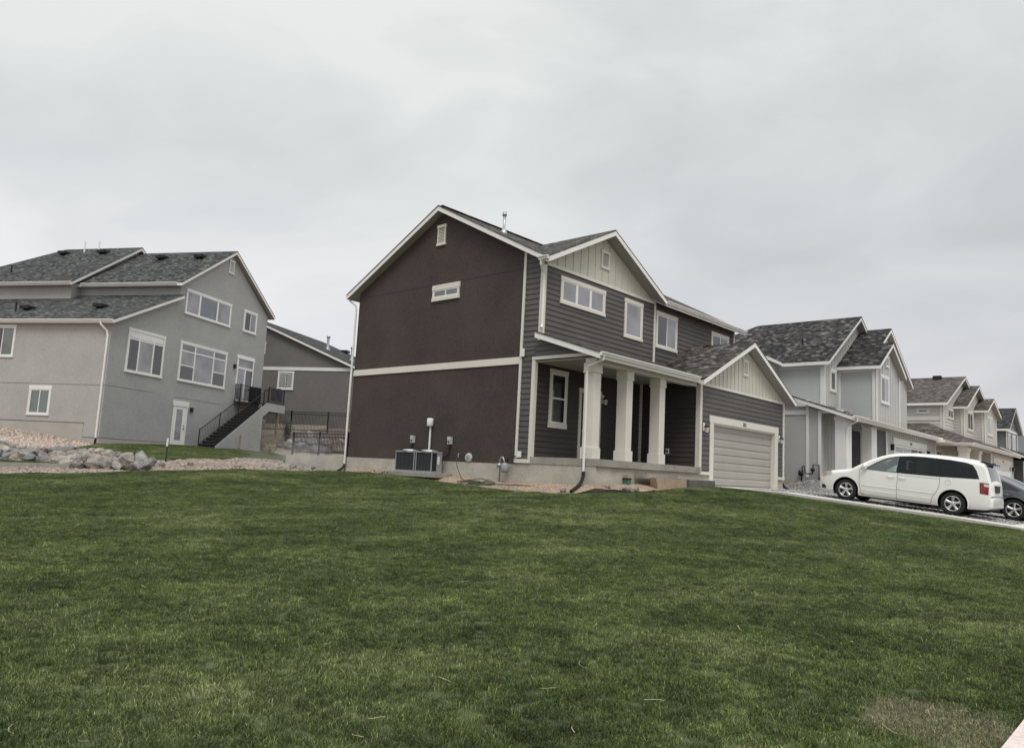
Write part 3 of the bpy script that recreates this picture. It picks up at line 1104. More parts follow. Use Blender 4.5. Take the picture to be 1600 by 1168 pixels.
    window(root, fp, 29.30, 30.89, 5.0, 6.36, 'slider', ['pane_dark', 'pane_mid'])
    window(root, sp, 19.19, 20.57, 5.95, 6.54, 'slider', 'pane_mid', hw=.19, sw=.13, tw=.05)
    window(root, yl, 18.92, 19.83, 1.47, 3.36, 'hung', 'pane_dark', sw=.16)
    gable_vent(root, sp, 20.08, 20.50, 8.02, 8.79)
    gable_vent(root, fp, 21.2, 21.66, 7.20, 7.86)
    gable_vent(root, gp, 27.58, 27.98, 4.12, 4.76)
    # foundation and porch
    f = MB()
    f.box((X0 - .02, YL + .612, -.9), (X0 + .3, YB, .25))
    f.box((X0 - .012, 13.06, -.9), (XG - .02, YL + .61, .288))
    f.build('foundation', 'concrete', root)
    MB().box((XG - .02, YG + .02, -.9), (25.2, YG + .4, .245)).build('foundation', 'concrete', root)
    MB().box((30.6, YG + .02, -.9), (XR + .02, YG + .4, .245)).build('foundation', 'concrete', root)
    p = MB()
    p.box((X0 - .03, 12.98, .29), (20.4, YL - .01, .50)); p.box((20.406, 12.98, .29), (22.4, YL - .01, .50)); p.box((22.406, 12.98, .29), (XG - .04, YL - .01, .50))
    p.build('porch_floor', 'slab_concrete', root)
    MB().box((20.15, 12.6, .02), (22.0, 12.975, .17)).build('porch_step', 'slab_concrete', root)
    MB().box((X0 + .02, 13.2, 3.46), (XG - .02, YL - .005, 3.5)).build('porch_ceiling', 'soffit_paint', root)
    bm_ = MB()
    bm_.box((X0, 13.2, 3.335), (XG - .035, 13.58, 3.458)); bm_.box((X0 - .01, 13.185, 3.3), (XG - .04, 13.2, 3.52))
    bm_.build('porch_beam', 'cream_trim', root)
    for x in (18.2, 19.92, 21.87):
        c = MB()
        c.box((x + .02, 13.27, .83), (x + .36, 13.63, 3.05))
        col = c.build('column', 'cream_trim', root)
        MB().box((x, 13.245, 3.05), (x + .38, 13.655, 3.333)).box((x - .01, 13.235, 3.04), (x + .39, 13.665, 3.075)).build('capital', 'cream_trim', col)
        MB().box((x - .015, 13.235, .502), (x + .395, 13.665, .83)).build('base', 'cream_trim', col)
    # front door
    d = MB()
    d.pbox(yl, 20.5, 20.62, 0, .05, .5, 2.78); d.pbox(yl, 21.63, 21.75, 0, .05, .5, 2.78); d.pbox(yl, 20.48, 21.77, 0, .055, 2.78, 2.92)
    dr = d.build('door', 'cream_trim', root)
    e = MB()
    e.pbox(yl, 20.63, 21.62, 0, .02, .5, 2.775)
    for zz in (.7, 1.4, 2.1):
        e.pbox(yl, 20.75, 21.08, .02, .03, zz, zz + .55); e.pbox(yl, 21.18, 21.5, .02, .03, zz, zz + .55)
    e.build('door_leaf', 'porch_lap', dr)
    MB().lathe([(0, .05), (.03, .04), (.03, .01), (.02, 0)], yl(20.72, .02, 1.5), (0, -1, 0), 10).build('handle', 'galvanised', dr)
    lantern(root, yl, 21.87, 2.55)
    lantern(root, gp, 24.55, 1.80); lantern(root, gp, 30.98, 1.80)
    o = MB().pbox(sideX(XG), 14.25, 14.37, .02, .05, .93, 1.12).build('outlet_box', 'white_vinyl', root)
    MB().pbox(sideX(XG), 14.28, 14.34, .05, .065, .97, 1.08).build('cover', 'dark_grille', o)
    # garage door and its trim
    t = MB()
    t.pbox(gp, 24.98, 25.25, -.15, .05, -.13, 2.12); t.pbox(gp, 30.52, 30.82, -.15, .05, -.13, 2.12)
    t.pbox(gp, 24.94, 30.86, -.15, .055, 2.12, 2.37)
    t.build('garage_door_trim', 'cream_trim', root)
    garage_door(root, gp, 25.26, 30.51, -.12, 2.115, 'garage_paint', 8)
    MB().pbox(gp, 25.26, 30.51, -.15, .0, 2.06, 2.119).build('weather_strip', 'cream_trim', root)
    m = Matrix.Translation((27.7, YG - .058, 2.165)) @ Matrix.Rotation(R(90), 4, 'X')
    text_mesh(root, '383', .21, m, 'black_metal', 'house_number')
    # gutters and downspouts
    gutter(root, (xl, 12.85, 3.575), (23.7, 12.85, 3.575), (0, -1, 0))
    gutter(root, (24.95, ef, ze - .01), (xr - .02, ef, ze - .01), (0, -1, 0))
    gutter(root, (xl, eb, ze - .01), (xr, eb, ze - .01), (0, 1, 0))
    gutter(root, (xl, 14.92, 6.75), (xl, 15.3, 6.75), (-1, 0, 0))
    downspout(root, [(18.0, 12.80, 3.5), (18.0, 12.82, 3.36), (18.07, 13.36, 3.2), (18.10, 13.45, 3.06), (18.10, 13.45, .1)],
              boot=[(18.10, 13.45, .12), (18.08, 13.44, -.02), (18.0, 13.42, -.14), (17.86, 13.39, -.25), (17.66, 13.34, -.33), (17.45, 13.28, -.40), (17.28, 13.24, -.45)])
    downspout(root, [(17.81, 15.2, 6.68), (17.84, 15.22, 6.5), (18.08, 15.33, 6.32), (18.12, 15.30, 6.15), (18.12, 15.30, 4.62), (17.98, 15.2, 4.5)])
    downspout(root, [(18.0, 25.45, 6.66), (18.02, 25.4, 6.5), (18.1, 25.12, 6.3), (18.11, 25.06, 6.1), (18.11, 25.06, -.05)],
              boot=[(18.11, 25.06, -.03), (18.08, 25.04, -.12), (17.95, 25.0, -.22), (17.75, 24.95, -.3)])
    downspout(root, [(31.75, 13.2, 3.45), (31.72, 13.2, 3.3), (31.56, 13.15, 3.18), (31.55, 13.15, .12)],
              boot=[(31.55, 13.15, .14), (31.56, 13.13, .02), (31.66, 13.05, -.08), (31.85, 13.0, -.12)])
    # flue on the roof
    zc = zr(18.92)
    fl = MB().lathe([(.13, -.12), (.12, .02), (.055, .12), (.052, .12), (.052, .62)], (19.97, 18.92, zc), (0, 0, 1), 14).build('flue', 'galvanised', root, smooth=True)
    MB().lathe([(.052, .62), (.085, .63), (.085, .72), (.07, .73), (.07, .78), (0, .8)], (19.97, 18.92, zc), (0, 0, 1), 14).build('flue_cap', 'galvanised', fl, smooth=True)
    # service fittings on the side wall
    for y, z in ((21.11, .86), (19.17, .83)):
        b = MB().pbox(sp, y - .075, y + .075, .002, .1, z, z + .25).pbox(sp, y - .08, y + .08, .1, .112, z + .13, z + .26).pbox(sp, y - .04, y + .04, .112, .118, z + .05, z + .1, 1).build('disconnect_box', ['utility_grey', 'dark_grille'], root)
        MB().tube([sp(y, .06, z), sp(y, .06, z - .25), sp(y + .04, .09, z - .38), sp(y + .2, .14, z - .48), sp(y + .25, .16, z - .75)], .022, 8).build('conduit', 'black_rubber', b)
    v = MB().tube([sp(20.18, .07, .4), sp(20.18, .07, 1.5)], .035, 10).build('vent_pipe', 'white_vinyl', root)
    MB().lathe([(.0, .31), (.10, .30), (.115, .27), (.115, .06), (.10, .02), (.0, .02)], sp(20.18, .10, 1.42), (0, 0, 1), 16).build('vent_cap', 'white_vinyl', v, smooth=True)
    q = MB()
    q.lathe([(0, .06), (.11, .06), (.15, .045), (.165, .0)], sp(18.26, 0, .40), (-1, 0, 0), 8)
    uc = q.build('utility_cover', 'utility_grey', root)
    MB().pbox(sp, 18.21, 18.31, .06, .075, .33, .47).build('cover_plate', 'grey_metal', uc)
    fa = MB().tube([sp(18.66, .0, .52), sp(18.66, .09, .52), sp(18.66, .11, .46), sp(18.66, .11, .40)], .018, 8).build('faucet', 'galvanised', root)
    MB().lathe([(.035, 0), (.035, .015)], sp(18.66, .07, .56), (0, 0, 1), 10).build('valve_wheel', 'black_rubber', fa)
    MB().pbox(sp, 15.97, 16.13, .045, .09, 3.66, 3.92).build('outlet_box', 'white_vinyl', root)
    MB().pbox(sp, 15.90, 16.06, .05, .08, .47, .66).build('outlet_box', 'white_vinyl', root)
    return root


# ------------------------------------------------------------------ the grey house up the slope
def grey_house():
    frame(F2)
    root = thing('house', 'grey stucco three level house with three-part windows, farthest left in the photo', 'house', (0, 0, .3))
    AR = 13.27
    kl = .485
    zl = lambda a: 6.40 + kl * (a + .26)
    ku = (12.52 - 9.42) / 4.62
    w = MB()
    # left face (A=0) runs back along B
    w.prism([(0, 0, -.5), (AR, 0, -.5), (AR, 0, 9.3), (8.92, 0, 12.52 - .2), (4.64, 0, 12.52 - ku * (8.92 - 4.64) - .2), (4.64, 0, zl(4.64) - .2), (0, 0, zl(0) - .2)], (0, 14, 0), 0)
    w.build('wall', 'grey_stucco', root)
    MB().box((4.0, 6.77, 6), (10, 14, 9.45)).prism([(4.0, 6.77, 9.4), (13.4, 6.77, 9.4), (8.75, 6.77, 12.5)], (0, 5, 0)).build('upper_wall', 'taupe_stucco', root)
    lf = sideX(0); rf = front(0)
    j = MB()
    j.pbox(lf, 0, 14, -.004, .004, .0, 3.2)
    MB().poly([lf(0.0, .006, zl(0) - .25), lf(14, .006, zl(0) - .25), lf(14, .006, 1.31), lf(.95, .006, 1.31), lf(.95, .006, .62), lf(0, .006, .62)]).build('side_wall', 'taupe_stucco', root)
    k = MB()
    k.pbox(lf, 0, 14, .007, .013, 3.16, 3.18); k.pbox(rf, 0, 3.3, .001, .006, 3.18, 3.195); k.pbox(rf, 5.0, 9.2, .001, .006, 3.12, 3.135)
    k.pbox(lf, .95, 14, .007, .02, 1.28, 1.32); k.pbox(lf, 0, .95, .007, .02, .59, .63); k.pbox(rf, 0, 5.0, .001, .014, .6, .63)
    k.build('control_joint', 'mid_stucco', root)
    fo = MB()
    fo.pbox(lf, .98, 14, -.2, .018, -.3, 1.27); fo.pbox(lf, -.01, .97, -.2, .012, -.3, .58); fo.pbox(rf, 0, 13.2, -.2, .012, -.3, .59)
    fo.build('foundation', 'tan_foundation', root)
    # roofs
    roof(root, [[(-.26, -.3, 6.40), (4.64, -.3, zl(4.64)), (4.64, 14.3, zl(4.64)), (-.26, 14.3, 6.40)]], 'green_shingle', name='lower_roof')
    roof(root, [[(4.3, -.3, 9.42), (8.92, -.3, 12.52), (8.92, 7.2, 12.52), (4.3, 7.2, 9.42)], [(13.64, -.3, 9.42), (13.64, 7.2, 9.42), (8.92, 7.2, 12.52), (8.92, -.3, 12.52)]], 'green_shingle')
    roof(root, [[(3.65, 6.47, 9.38), (8.72, 6.47, 12.86), (8.72, 12.4, 12.86), (3.65, 16.3, 9.38)], [(13.7, 6.47, 9.38), (13.7, 14.3, 9.38), (8.72, 12.4, 12.86), (8.72, 6.47, 12.86)], [(3.65, 16.3, 9.38), (8.72, 12.4, 12.86), (13.7, 16.3, 9.38)]], 'green_shingle', name='rear_roof')
    gutter(root, (-.26, -.28, 6.38), (-.26, 14.3, 6.38), (-1, 0, 0)); gutter(root, (4.3, 0, 9.40), (4.3, 6.4, 9.40), (-1, 0, 0)); gutter(root, (3.65, 6.5, 9.36), (3.65, 14, 9.36), (-1, 0, 0))
    downspout(root, [(-.31, .42, 6.3), (-.29, .40, 6.12), (-.07, .2, 5.85), (-.055, .14, 5.6), (-.055, .14, .58)], .05, boot=[(-.055, .14, .6), (-.055, .14, .25)])
    # windows
    tr = 'grey_trim'
    window(root, rf, 1.12, 3.81, 3.99, 6.26, 'picture', ['pane_dark', 'pane_blind_sky', 'pane_dark'], tr)
    window(root, rf, 5.08, 9.31, 4.04, 6.29, 'picture', ['pane_mid', 'pane_blind_sky', 'pane_mid'], tr)
    window(root, rf, 5.10, 9.27, 7.82, 9.27, 'triple', ['pane_blind_sky', 'pane_mid', 'pane_blind_sky'], tr, lights=[(.28, .14), (.69, .14)])
    window(root, rf, 10.63, 12.03, 7.87, 9.27, 'slider', ['pane_dark', 'pane_blind_sky'], tr)
    window(root, lf, 3.12, 4.47, 1.58, 3.07, 'slider', 'pane_green', tr, hw=.2)
    window(root, lf, 5.8, 7.4, 4.46, 6.15, 'slider', ['pane_green', 'pane_dark'], tr)
    for name_, u0, u1, z0, z1, dark in (('a', 5.08, 9.31, 4.04, 6.29, True),):
        iu0, iu1, iz0, iz1 = u0 + .09, u1 - .09, z0 + .1, z1 - .13
        for a_, b_ in ((0, .29), (.71, 1)):
            sx = MB(); dk = MB()
            p0, p1 = iu0 + a_ * (iu1 - iu0) + .05, iu0 + b_ * (iu1 - iu0) - .05
            zm = iz0 + .40 * (iz1 - iz0)
            sx.pbox(rf, p0, p1, 0, .046, zm - .03, zm + .03)
            dk.poly([rf(p0, .034, iz0 + .05), rf(p1, .034, iz0 + .05), rf(p1, .034, zm - .03), rf(p0, .034, zm - .03)])
            dk.poly([rf(p0, .033, zm + .03), rf(p1, .033, zm + .03), rf(p1, .033, iz0 + .8 * (iz1 - iz0)), rf(p0, .033, iz0 + .8 * (iz1 - iz0))], 1)
            q_ = sx.build('sash_bar', 'white_vinyl', root); dk.build('sash_pane', ['pane_dark', 'pane_blind_sky'], q_)
    MB().poly([rf(1.27, .034, 4.0 + 2.03 * .8 + .16), rf(3.66, .034, 4.0 + 2.03 * .8 + .16), rf(3.66, .034, 6.08), rf(1.27, .034, 6.08)]).build('transom_blind', 'grey_trim', root)
    gable_vent(root, rf, 8.65, 9.15, 11.1, 11.95, tr)
    # lower glazed door
    d = MB()
    d.pbox(rf, 4.98, 6.25, 0, .06, 2.67, 2.95); d.pbox(rf, 5.04, 5.15, 0, .05, .55, 2.669); d.pbox(rf, 6.08, 6.19, 0, .05, .55, 2.669)
    dd = d.build('door', tr, root)
    MB().pbox(rf, 5.16, 6.07, 0, .03, .55, 2.665).build('door_leaf', 'white_vinyl', dd)
    MB().pbox(rf, 5.3, 5.8, .031, .036, .8, 2.5).build('glass_panel', 'pane_blind_sky', dd)
    MB().lathe([(0, .06), (.035, .05), (.035, .0)], rf(5.98, .03, 1.45), (0, -1, 0), 8).build('handle', 'black_metal', dd)
    MB().lathe([(0, .03), (.03, .03), (.03, .0)], rf(5.98, .03, 1.6), (0, -1, 0), 8).build('lock', 'black_metal', dd)
    # sliding door to the deck
    d = MB()
    d.pbox(rf, 10.36, 12.2, 0, .06, 6.14, 6.36); d.pbox(rf, 10.4, 10.5, 0, .05, 3.55, 6.139); d.pbox(rf, 12.06, 12.16, 0, .05, 3.55, 6.139); d.pbox(rf, 10.5, 12.06, 0, .05, 5.5, 5.62)
    d.pbox(rf, 11.22, 11.34, 0, .05, 3.6, 5.5); d.pbox(rf, 10.5, 12.06, 0, .05, 3.5, 3.6)
    dd = d.build('sliding_door', 'white_vinyl', root)
    g = MB()
    g.poly([rf(10.5, .02, 3.6), rf(11.25, .02, 3.6), rf(11.25, .02, 5.5), rf(10.5, .02, 5.5)], 1)
    g.poly([rf(11.3, .02, 3.6), rf(12.06, .02, 3.6), rf(12.06, .02, 5.5), rf(11.3, .02, 5.5)], 0)
    g.poly([rf(10.5, .02, 5.62), rf(12.06, .02, 5.62), rf(12.06, .02, 6.14), rf(10.5, .02, 6.14)], 1)
    g.build('door_pane', ['pane_dark', 'pane_blind_sky'], dd)
    for a, z in ((6.5, 2.42), (10.12, 5.45)):
        MB().pbox(rf, a - .07, a + .07, 0, .14, z, z + .25).build('wall_lamp', 'black_metal', root)
    MB().pbox(rf, 6.42, 6.52, 0, .04, 1.0, 1.2).build('outlet_box', 'grey_metal', root)
    # roof vents
    for a, b in ((1.6, 7.0), (1.9, 2.6)):
        MB().box((a - .3, b - .28, zl(a) + .0), (a + .3, b + .28, zl(a) + .17)).build('roof_vent', 'black_metal', root)
    for a, b, zz in ((7.9, 1.5, 12.52 - ku * 1.0), (7.9, 4.2, 12.52 - ku * 1.0), (7.9, 8.6, 12.3), (7.9, 11.6, 12.3)):
        MB().box((a - .3, b - .28, zz - .02), (a + .25, b + .28, zz + .16)).build('roof_vent', 'black_metal', root)
    for a, b in ((1.2, 7.4), (5.1, 12.5)):
        zz = zl(a) if a < 4 else 10.3
        MB().tube([(a, b, zz - .1), (a, b, zz + .5)], .05, 8).build('vent_pipe', 'black_metal', root)
    for b in (9.3, 10.4):
        MB().tube([(8.2, b, 12.3), (8.2, b, 13.2)], .05, 8).build('vent_pipe', 'white_vinyl', root)
    return root


def deck():
    frame(F2)
    root = thing('deck', 'raised deck with grey stucco stairs and black railings against the grey house', 'deck', (11.8, -.8, .5))
    b0, b1 = -.42, -1.6
    top = 3.48
    MB().box((11.8, b1, top - .12), (13.6, -.02, top)).box((10.4, -.45, top - .12), (11.799, -.02, top)).build('platform', 'dark_stair', root)
    MB().box((11.8, b1 - .04, top - .5), (13.64, b1 - .001, top + .02)).box((13.601, b1, top - .5), (13.64, -.02, top + .02)).build('fascia', 'grey_stucco', root)
    n = 16
    st = MB()
    a0, a1, z0 = 6.9, 11.8, .52
    for i in range(n):
        a = a0 + (a1 - a0) * i / n; z = z0 + (top - z0) * (i + 1) / n
        st.box((a, b1 + .01, z - .05), (a + (a1 - a0) / n + .03, b0, z))
        st.box((a + .03, b1 + .01, z - (top - z0) / n), (a + .05, b0, z - .051), 1)
    st.build('stair_tread', ['dark_stair', 'black_metal'], root)
    sw = MB()
    sw.prism([(a0 - .1, b1 - .03, .3), (11.2, b1 - .03, .3), (11.2, b1 - .03, 2.62), (11.8, b1 - .03, 2.95), (11.8, b1 - .03, top), (11.6, b1 - .03, top + .02), (a0 - .1, b1 - .03, z0 + .05)], (0, .04, 0))
    sw.build('stair_wall', 'grey_stucco', root)
    for a in (10.95, 12.95):
        MB().box((a, b1 + .02, .3), (a + .14, b1 + .16, top - .12)).build('post', 'wood_post', root)

    def rail(p, q, h, n, name='railing'):
        p = Vector(p); q = Vector(q); m = MB(); up = Vector((0, 0, h))
        m.tube([p + up, q + up], .025, 6); m.tube([p + Vector((0, 0, .1)), q + Vector((0, 0, .1))], .02, 6)
        for i in range(n + 1):
            t = p.lerp(q, i / n)
            m.tube([t + Vector((0, 0, .1)), t + up], .009, 4)
        o = m.build(name, 'black_metal', root)
        ln = max(1, round((q - p).length / 2.2))
        for i in range(ln + 1):
            t = p.lerp(q, i / ln)
            MB().tube([t, t + up + Vector((0, 0, .06))], .034, 6).build('rail_post', 'black_metal', o)
    rail((a0, b0, z0), (10.4, b0, z0 + 2.12), .95, 26)
    rail((a0 + .1, b1 + .05, z0 + .1), (11.75, b1 + .05, top), .95, 34)
    rail((11.8, b1 + .05, top), (13.55, b1 + .05, top), 1.0, 14)
    rail((13.55, b1 + .05, top), (13.55, -.1, top), 1.0, 12)
    rail((10.42, -.05, top), (10.42, -.42, top), 1.0, 4)
    rail((10.42, -.44, top), (11.6, -.44, top), 1.0, 9)
    # tarp slung over the front rail
    frame(F2)
    t = MB(); nx, nzz = 14, 8
    for side in (0, 1):
        k = len(t.v)
        for i in range(nx + 1):
            for jz in range(nzz + 1):
                a = 11.95 + 1.25 * i / nx
                z = top + 1.02 - .8 * jz / nzz
                dd = .05 + .05 * noise.noise(Vector((a * 2.2, z * 1.4, 0))) + .04 * math.sin(a * 9 + z * 4) * (jz / nzz)
                t.v.append(Vector((a, b1 + .05 - (dd + .015 if side else dd), z + (.05 * math.sin(a * 5) if jz == 0 else 0))))
        for i in range(nx):
            for jz in range(nzz):
                q = k + i * (nzz + 1) + jz
                t.f.append((q, q + 1, q + nzz + 2, q + nzz + 1)); t.m.append(0)
    tag(t.build('tarp', 'navy_tarp', None, smooth=True), 'dark navy tarp hung over the black deck railing', 'tarp')
    b = MB().box((11.15, -1.05, top), (11.7, -.5, top + .95))
    tag(b.build('deck_box', 'black_metal', None, bevel=.03), 'black upright box standing at the top of the deck stairs', 'storage box')


# ------------------------------------------------------------------ taupe house behind
def taupe_house():
    frame(F2)
    A5 = 18.0
    root = thing('house', 'plain grey brown single gable house seen behind the deck, with white band and shuttered window', 'house', (A5, 0, 1.5))
    zr = lambda b: 6.78 + .405 * (b + 4.35) if b < 5 else 6.78 + .405 * (9.35 - (b - 5))
    w = MB().prism([(A5, -4.0, .5), (A5, -4.0, zr(-4.0) - .22), (A5, 5, zr(5) - .22), (A5, 14, zr(14) - .22), (A5, 14, .5)], (12, 0, 0))
    w.build('wall', 'mid_stucco', root)
    roof(root, [[(A5 - .3, -4.35, 6.78), (A5 - .3, 5, zr(5)), (30.3, 5, zr(5)), (30.3, -4.35, 6.78)], [(A5 - .3, 5, zr(5)), (A5 - .3, 14.3, zr(14.3)), (30.3, 14.3, zr(14.3)), (30.3, 5, zr(5))]], 'far_shingle')
    sp = sideX(A5)
    MB().pbox(sp, -4.0, 14, .002, .04, 6.42, 6.66).pbox(sp, -4.04, -3.9, .002, .045, 2.3, 6.41).build('trim', 'grey_trim', root)
    MB().pbox(sp, -2.5, 14, .002, .03, .5, 2.55).build('foundation', 'concrete', root)
    window(root, sp, .5, 1.78, 5.0, 6.36, 'slider', 'pane_dark', 'grey_trim')
    sh = MB()
    for u0 in (.62, 1.2):
        z = 5.16
        while z < 6.15:
            sh.pbox(sp, u0, u0 + .44, .032, .04, z, z + .07); z += .15
    sh.build('shutter_blind', 'grey_trim', root)
    window(root, sp, 3.0, 3.7, 7.6, 8.5, 'single', 'pane_mid', 'grey_trim')
    for a, b in ((22, .2), (22, -1.9)):
        f = MB().lathe([(.2, -.1), (.16, .1), (.1, .25), (.1, .9)], (a, b, zr(b)), (0, 0, 1), 12).build('flue', 'galvanised', root, smooth=True)
        MB().lathe([(.1, .9), (.15, .92), (.15, 1.05), (0, 1.1)], (a, b, zr(b)), (0, 0, 1), 12).build('flue_cap', 'galvanised', f, smooth=True)
    for b in (2.2, .8, -.9, -2.6):
        MB().box((28.5, b - .3, zr(b) + .0), (29.1, b + .3, zr(b) + .22)).build('roof_vent', 'black_metal', root)
    MB().tube([(20.3, -3.2, zr(-3.2) - .1), (20.3, -3.2, zr(-3.2) + .35)], .05, 8).build('vent_pipe', 'white_vinyl', root)


# ------------------------------------------------------------------ pale grey next door
def pale_house():
    root = thing('house', 'pale grey two storey house with nested front gables, next door behind the white minivan', 'house', (35.2, 12.8, 0))
    SL = Matrix.Scale(.977, 4); SU = Matrix.Scale(1.02, 4)
    tr = 'grey_trim'
    # ---- lower storey
    frame(SL)
    X0 = 35.2; yw = 12.95
    w = MB()
    w.box((X0, yw, -.6), (50.8, 25, 3.7)); w.box((41.5, 11.95, -.6), (51.0, yw + .1, 3.2))
    w.build('lower_wall', 'grey_panel', root)
    sp = sideX(X0)
    fp = front(yw); gp = front(11.95)
    b = MB()
    battens(b, fp, [(X0, .6), (41.4, .6), (41.4, 3.4), (X0, 3.4)], .4)
    battens(b, gp, [(41.5, 2.5), (51.0, 2.5), (51.0, 3.3), (41.5, 3.3)], .4)
    b.prism([(41.5, 11.94, .2), (42.6, 11.94, .2), (42.6, 11.94, 2.49), (41.5, 11.94, 2.49)], (0, .1, 0)); b.prism([(48.8, 11.94, .2), (51, 11.94, .2), (51, 11.94, 2.49), (48.8, 11.94, 2.49)], (0, .1, 0))
    b.build('board_and_batten', 'batten_grey', root)
    t = MB()
    t.pbox(sp, 13.45, 13.57, .002, .04, .45, 4.0); t.pbox(sp, 13.58, 25, .002, .04, 3.31, 3.52); t.pbox(sp, 12.88, 13.02, .002, .045, .45, 3.5)
    t.pbox(sp, 11.9, 13.0, -.04, .04, 3.36, 3.5); t.pbox(gp, 41.38, 41.56, .002, .04, .3, 3.3); t.pbox(gp, 50.85, 51.02, .002, .04, .3, 3.3)
    t.box((X0 + .01, 11.9, 3.2), (41.4, 12.25, 3.42))
    t.build('trim', tr, root)
    MB().prism([(X0 + .001, 11.6, 3.5), (X0 + .001, yw, 3.5), (X0 + .001, yw, 3.75), (X0 + .001, 11.6, 3.28 + .1)], (.1, 0, 0)).build('porch_gable', 'grey_panel', root)
    fo = MB().pbox(sp, 13.0, 25, -.2, .02, -.6, .34).box((X0, 11.7, -.6), (41.4, yw, .62))
    fo.build('foundation', 'concrete', root)
    for x0, x1 in ((35.25, 36.1), (38.9, 39.7)):
        c = MB().box((x0, 11.86, .62), (x1, 12.3, 3.05)).build('column', 'white_metal', root)
        MB().box((x0 - .03, 11.83, 3.05), (x1 + .03, 12.33, 3.2)).build('capital', 'white_metal', c)
    window(root, fp, 37.3, 38.25, 1.45, 3.1, 'single', 'pane_dark', tr)
    d = MB().pbox(fp, 39.0, 40.6, 0, .03, .62, 2.9).build('door', 'dark_stair', root)
    MB().pbox(fp, 38.9, 39.0, 0, .05, .62, 3.0).pbox(fp, 40.6, 40.7, 0, .05, .62, 3.0).build('door_frame', tr, d)
    roof(root, [[(34.9, 11.42, 3.24), (51.3, 11.42, 3.24), (51.3, 13.4, 3.24 + .343 * 1.98), (35.6, 13.4, 3.24 + .343 * 1.98), (35.6, 14.65, 4.35), (34.9, 14.65, 4.35)]], 'black_shingle', name='porch_roof')
    gutter(root, (34.9, 11.42, 3.235), (50.0, 11.42, 3.235), (0, -1, 0)); gutter(root, (49.2, 11.1, 3.08), (51.2, 11.1, 3.08), (0, -1, 0))
    MB().box((49.2, 11.1, 2.95), (51.3, 11.5, 3.085)).build('gutter_fascia', 'white_metal', root)
    downspout(root, [(35.3, 11.36, 3.15), (35.3, 11.38, 3.0), (35.32, 11.75, 2.82), (35.33, 11.82, 2.6), (35.33, 11.82, .5)], .045)
    t = MB()
    t.pbox(gp, 42.6, 42.86, .002, .06, .1, 2.45); t.pbox(gp, 48.5, 48.76, .002, .06, .1, 2.45); t.pbox(gp, 42.5, 48.86, .002, .07, 2.46, 2.78)
    t.build('garage_door_trim', tr, root)
    garage_door(root, gp, 42.87, 48.49, .1, 2.44, 'white_vinyl', 5, 4, dd=.02)
    m = Matrix.Scale(.977, 4) @ Matrix.Translation((45.6, 11.872, 2.55)) @ Matrix.Rotation(R(90), 4, 'X')
    for u in (42.25, 49.1):
        MB().pbox(gp, u - .09, u + .09, 0, .16, 2.1, 2.42).build('wall_lamp', 'black_metal', root)
    MB().pbox(gp, 45.45, 45.8, .07, .08, 2.56, 2.68).build('house_number', 'black_metal', root)
    # ---- upper storey
    frame(SU)
    y1, y2, y3 = 12.78, 11.62, 11.12
    sl = (8.57 - 5.75) / 4.45
    w = MB()
    w.prism([(X0, y1, 3.3), (43.5, y1, 3.3), (43.5, y1, 5.75), (39.35, y1, 8.57 - .25), (X0, y1, 5.75 - .02)], (0, 9, 0))
    w.box((37.1, y2, 3.0), (43.9, y1 - .001, 5.6)); w.prism([(36.9, y2, 5.55), (43.9, y2, 5.55), (40.32, y2, 8.03 - .25)], (0, 1.5, 0))
    w.box((37.1, y3, 2.9), (40.75, y2 - .001, 5.6)); w.prism([(37.1, y3, 5.55), (40.7, y3, 5.55), (38.84, y3, 7.0 - .25)], (0, .6, 0))
    w.box((33.5, 14.9, -.3), (36, 22, 5.62))
    w.build('upper_wall', 'cool_panel', root)
    b = MB()
    battens(b, front(y1), [(X0, 3.4), (37.1, 3.4), (37.1, 6.8), (X0, 5.72)], .4)
    battens(b, front(y1), [(37.1, 5.7), (38.2, 5.7), (39.35, 8.2), (37.1, 6.8)], .4)
    battens(b, front(y3), [(37.1, 2.95), (40.75, 2.95), (40.75, 5.62), (38.84, 6.75), (37.1, 5.7)], .4)
    battens(b, front(y2), [(40.76, 3.0), (43.9, 3.0), (43.9, 5.6), (41.9, 6.9), (40.76, 6.9)], .4)
    b.build('gable_siding', 'batten_grey', root)
    t = MB()
    t.pbox(sideX(X0), y1 - .02, y1 + .14, .002, .04, 3.4, 5.6); t.pbox(front(y1), X0 - .04, X0 + .12, .02, .045, 3.4, 5.6)
    t.pbox(sideX(37.1), y1 - .1, y1, .002, .03, 3.3, 5.6); t.pbox(sideX(37.1), y3, y3 + .14, .002, .04, 2.9, 5.6); t.pbox(front(y3), 37.06, 37.22, .02, .045, 2.9, 5.6)
    t.pbox(front(y3), 40.62, 40.75, .02, .045, 2.95, 5.6); t.pbox(sideX(37.1), y3 + .14, y1 - .1, .002, .03, 5.45, 5.58); t.pbox(sideX(X0), y1 + .14, 14.88, .002, .03, 5.45, 5.58)
    t.build('upper_trim', tr, root)
    window(root, front(y1), 35.95, 36.7, 4.45, 5.52, 'single', 'pane_green', tr)
    window(root, front(y3), 37.75, 39.0, 4.05, 5.42, 'slider', ['pane_dark', 'pane_blind_sky'], tr)
    window(root, front(y2), 41.15, 42.4, 4.05, 5.42, 'slider', ['pane_blind_sky', 'pane_mid'], tr)
    gable_vent(root, front(y3), 38.6, 39.05, 5.85, 6.4, tr)
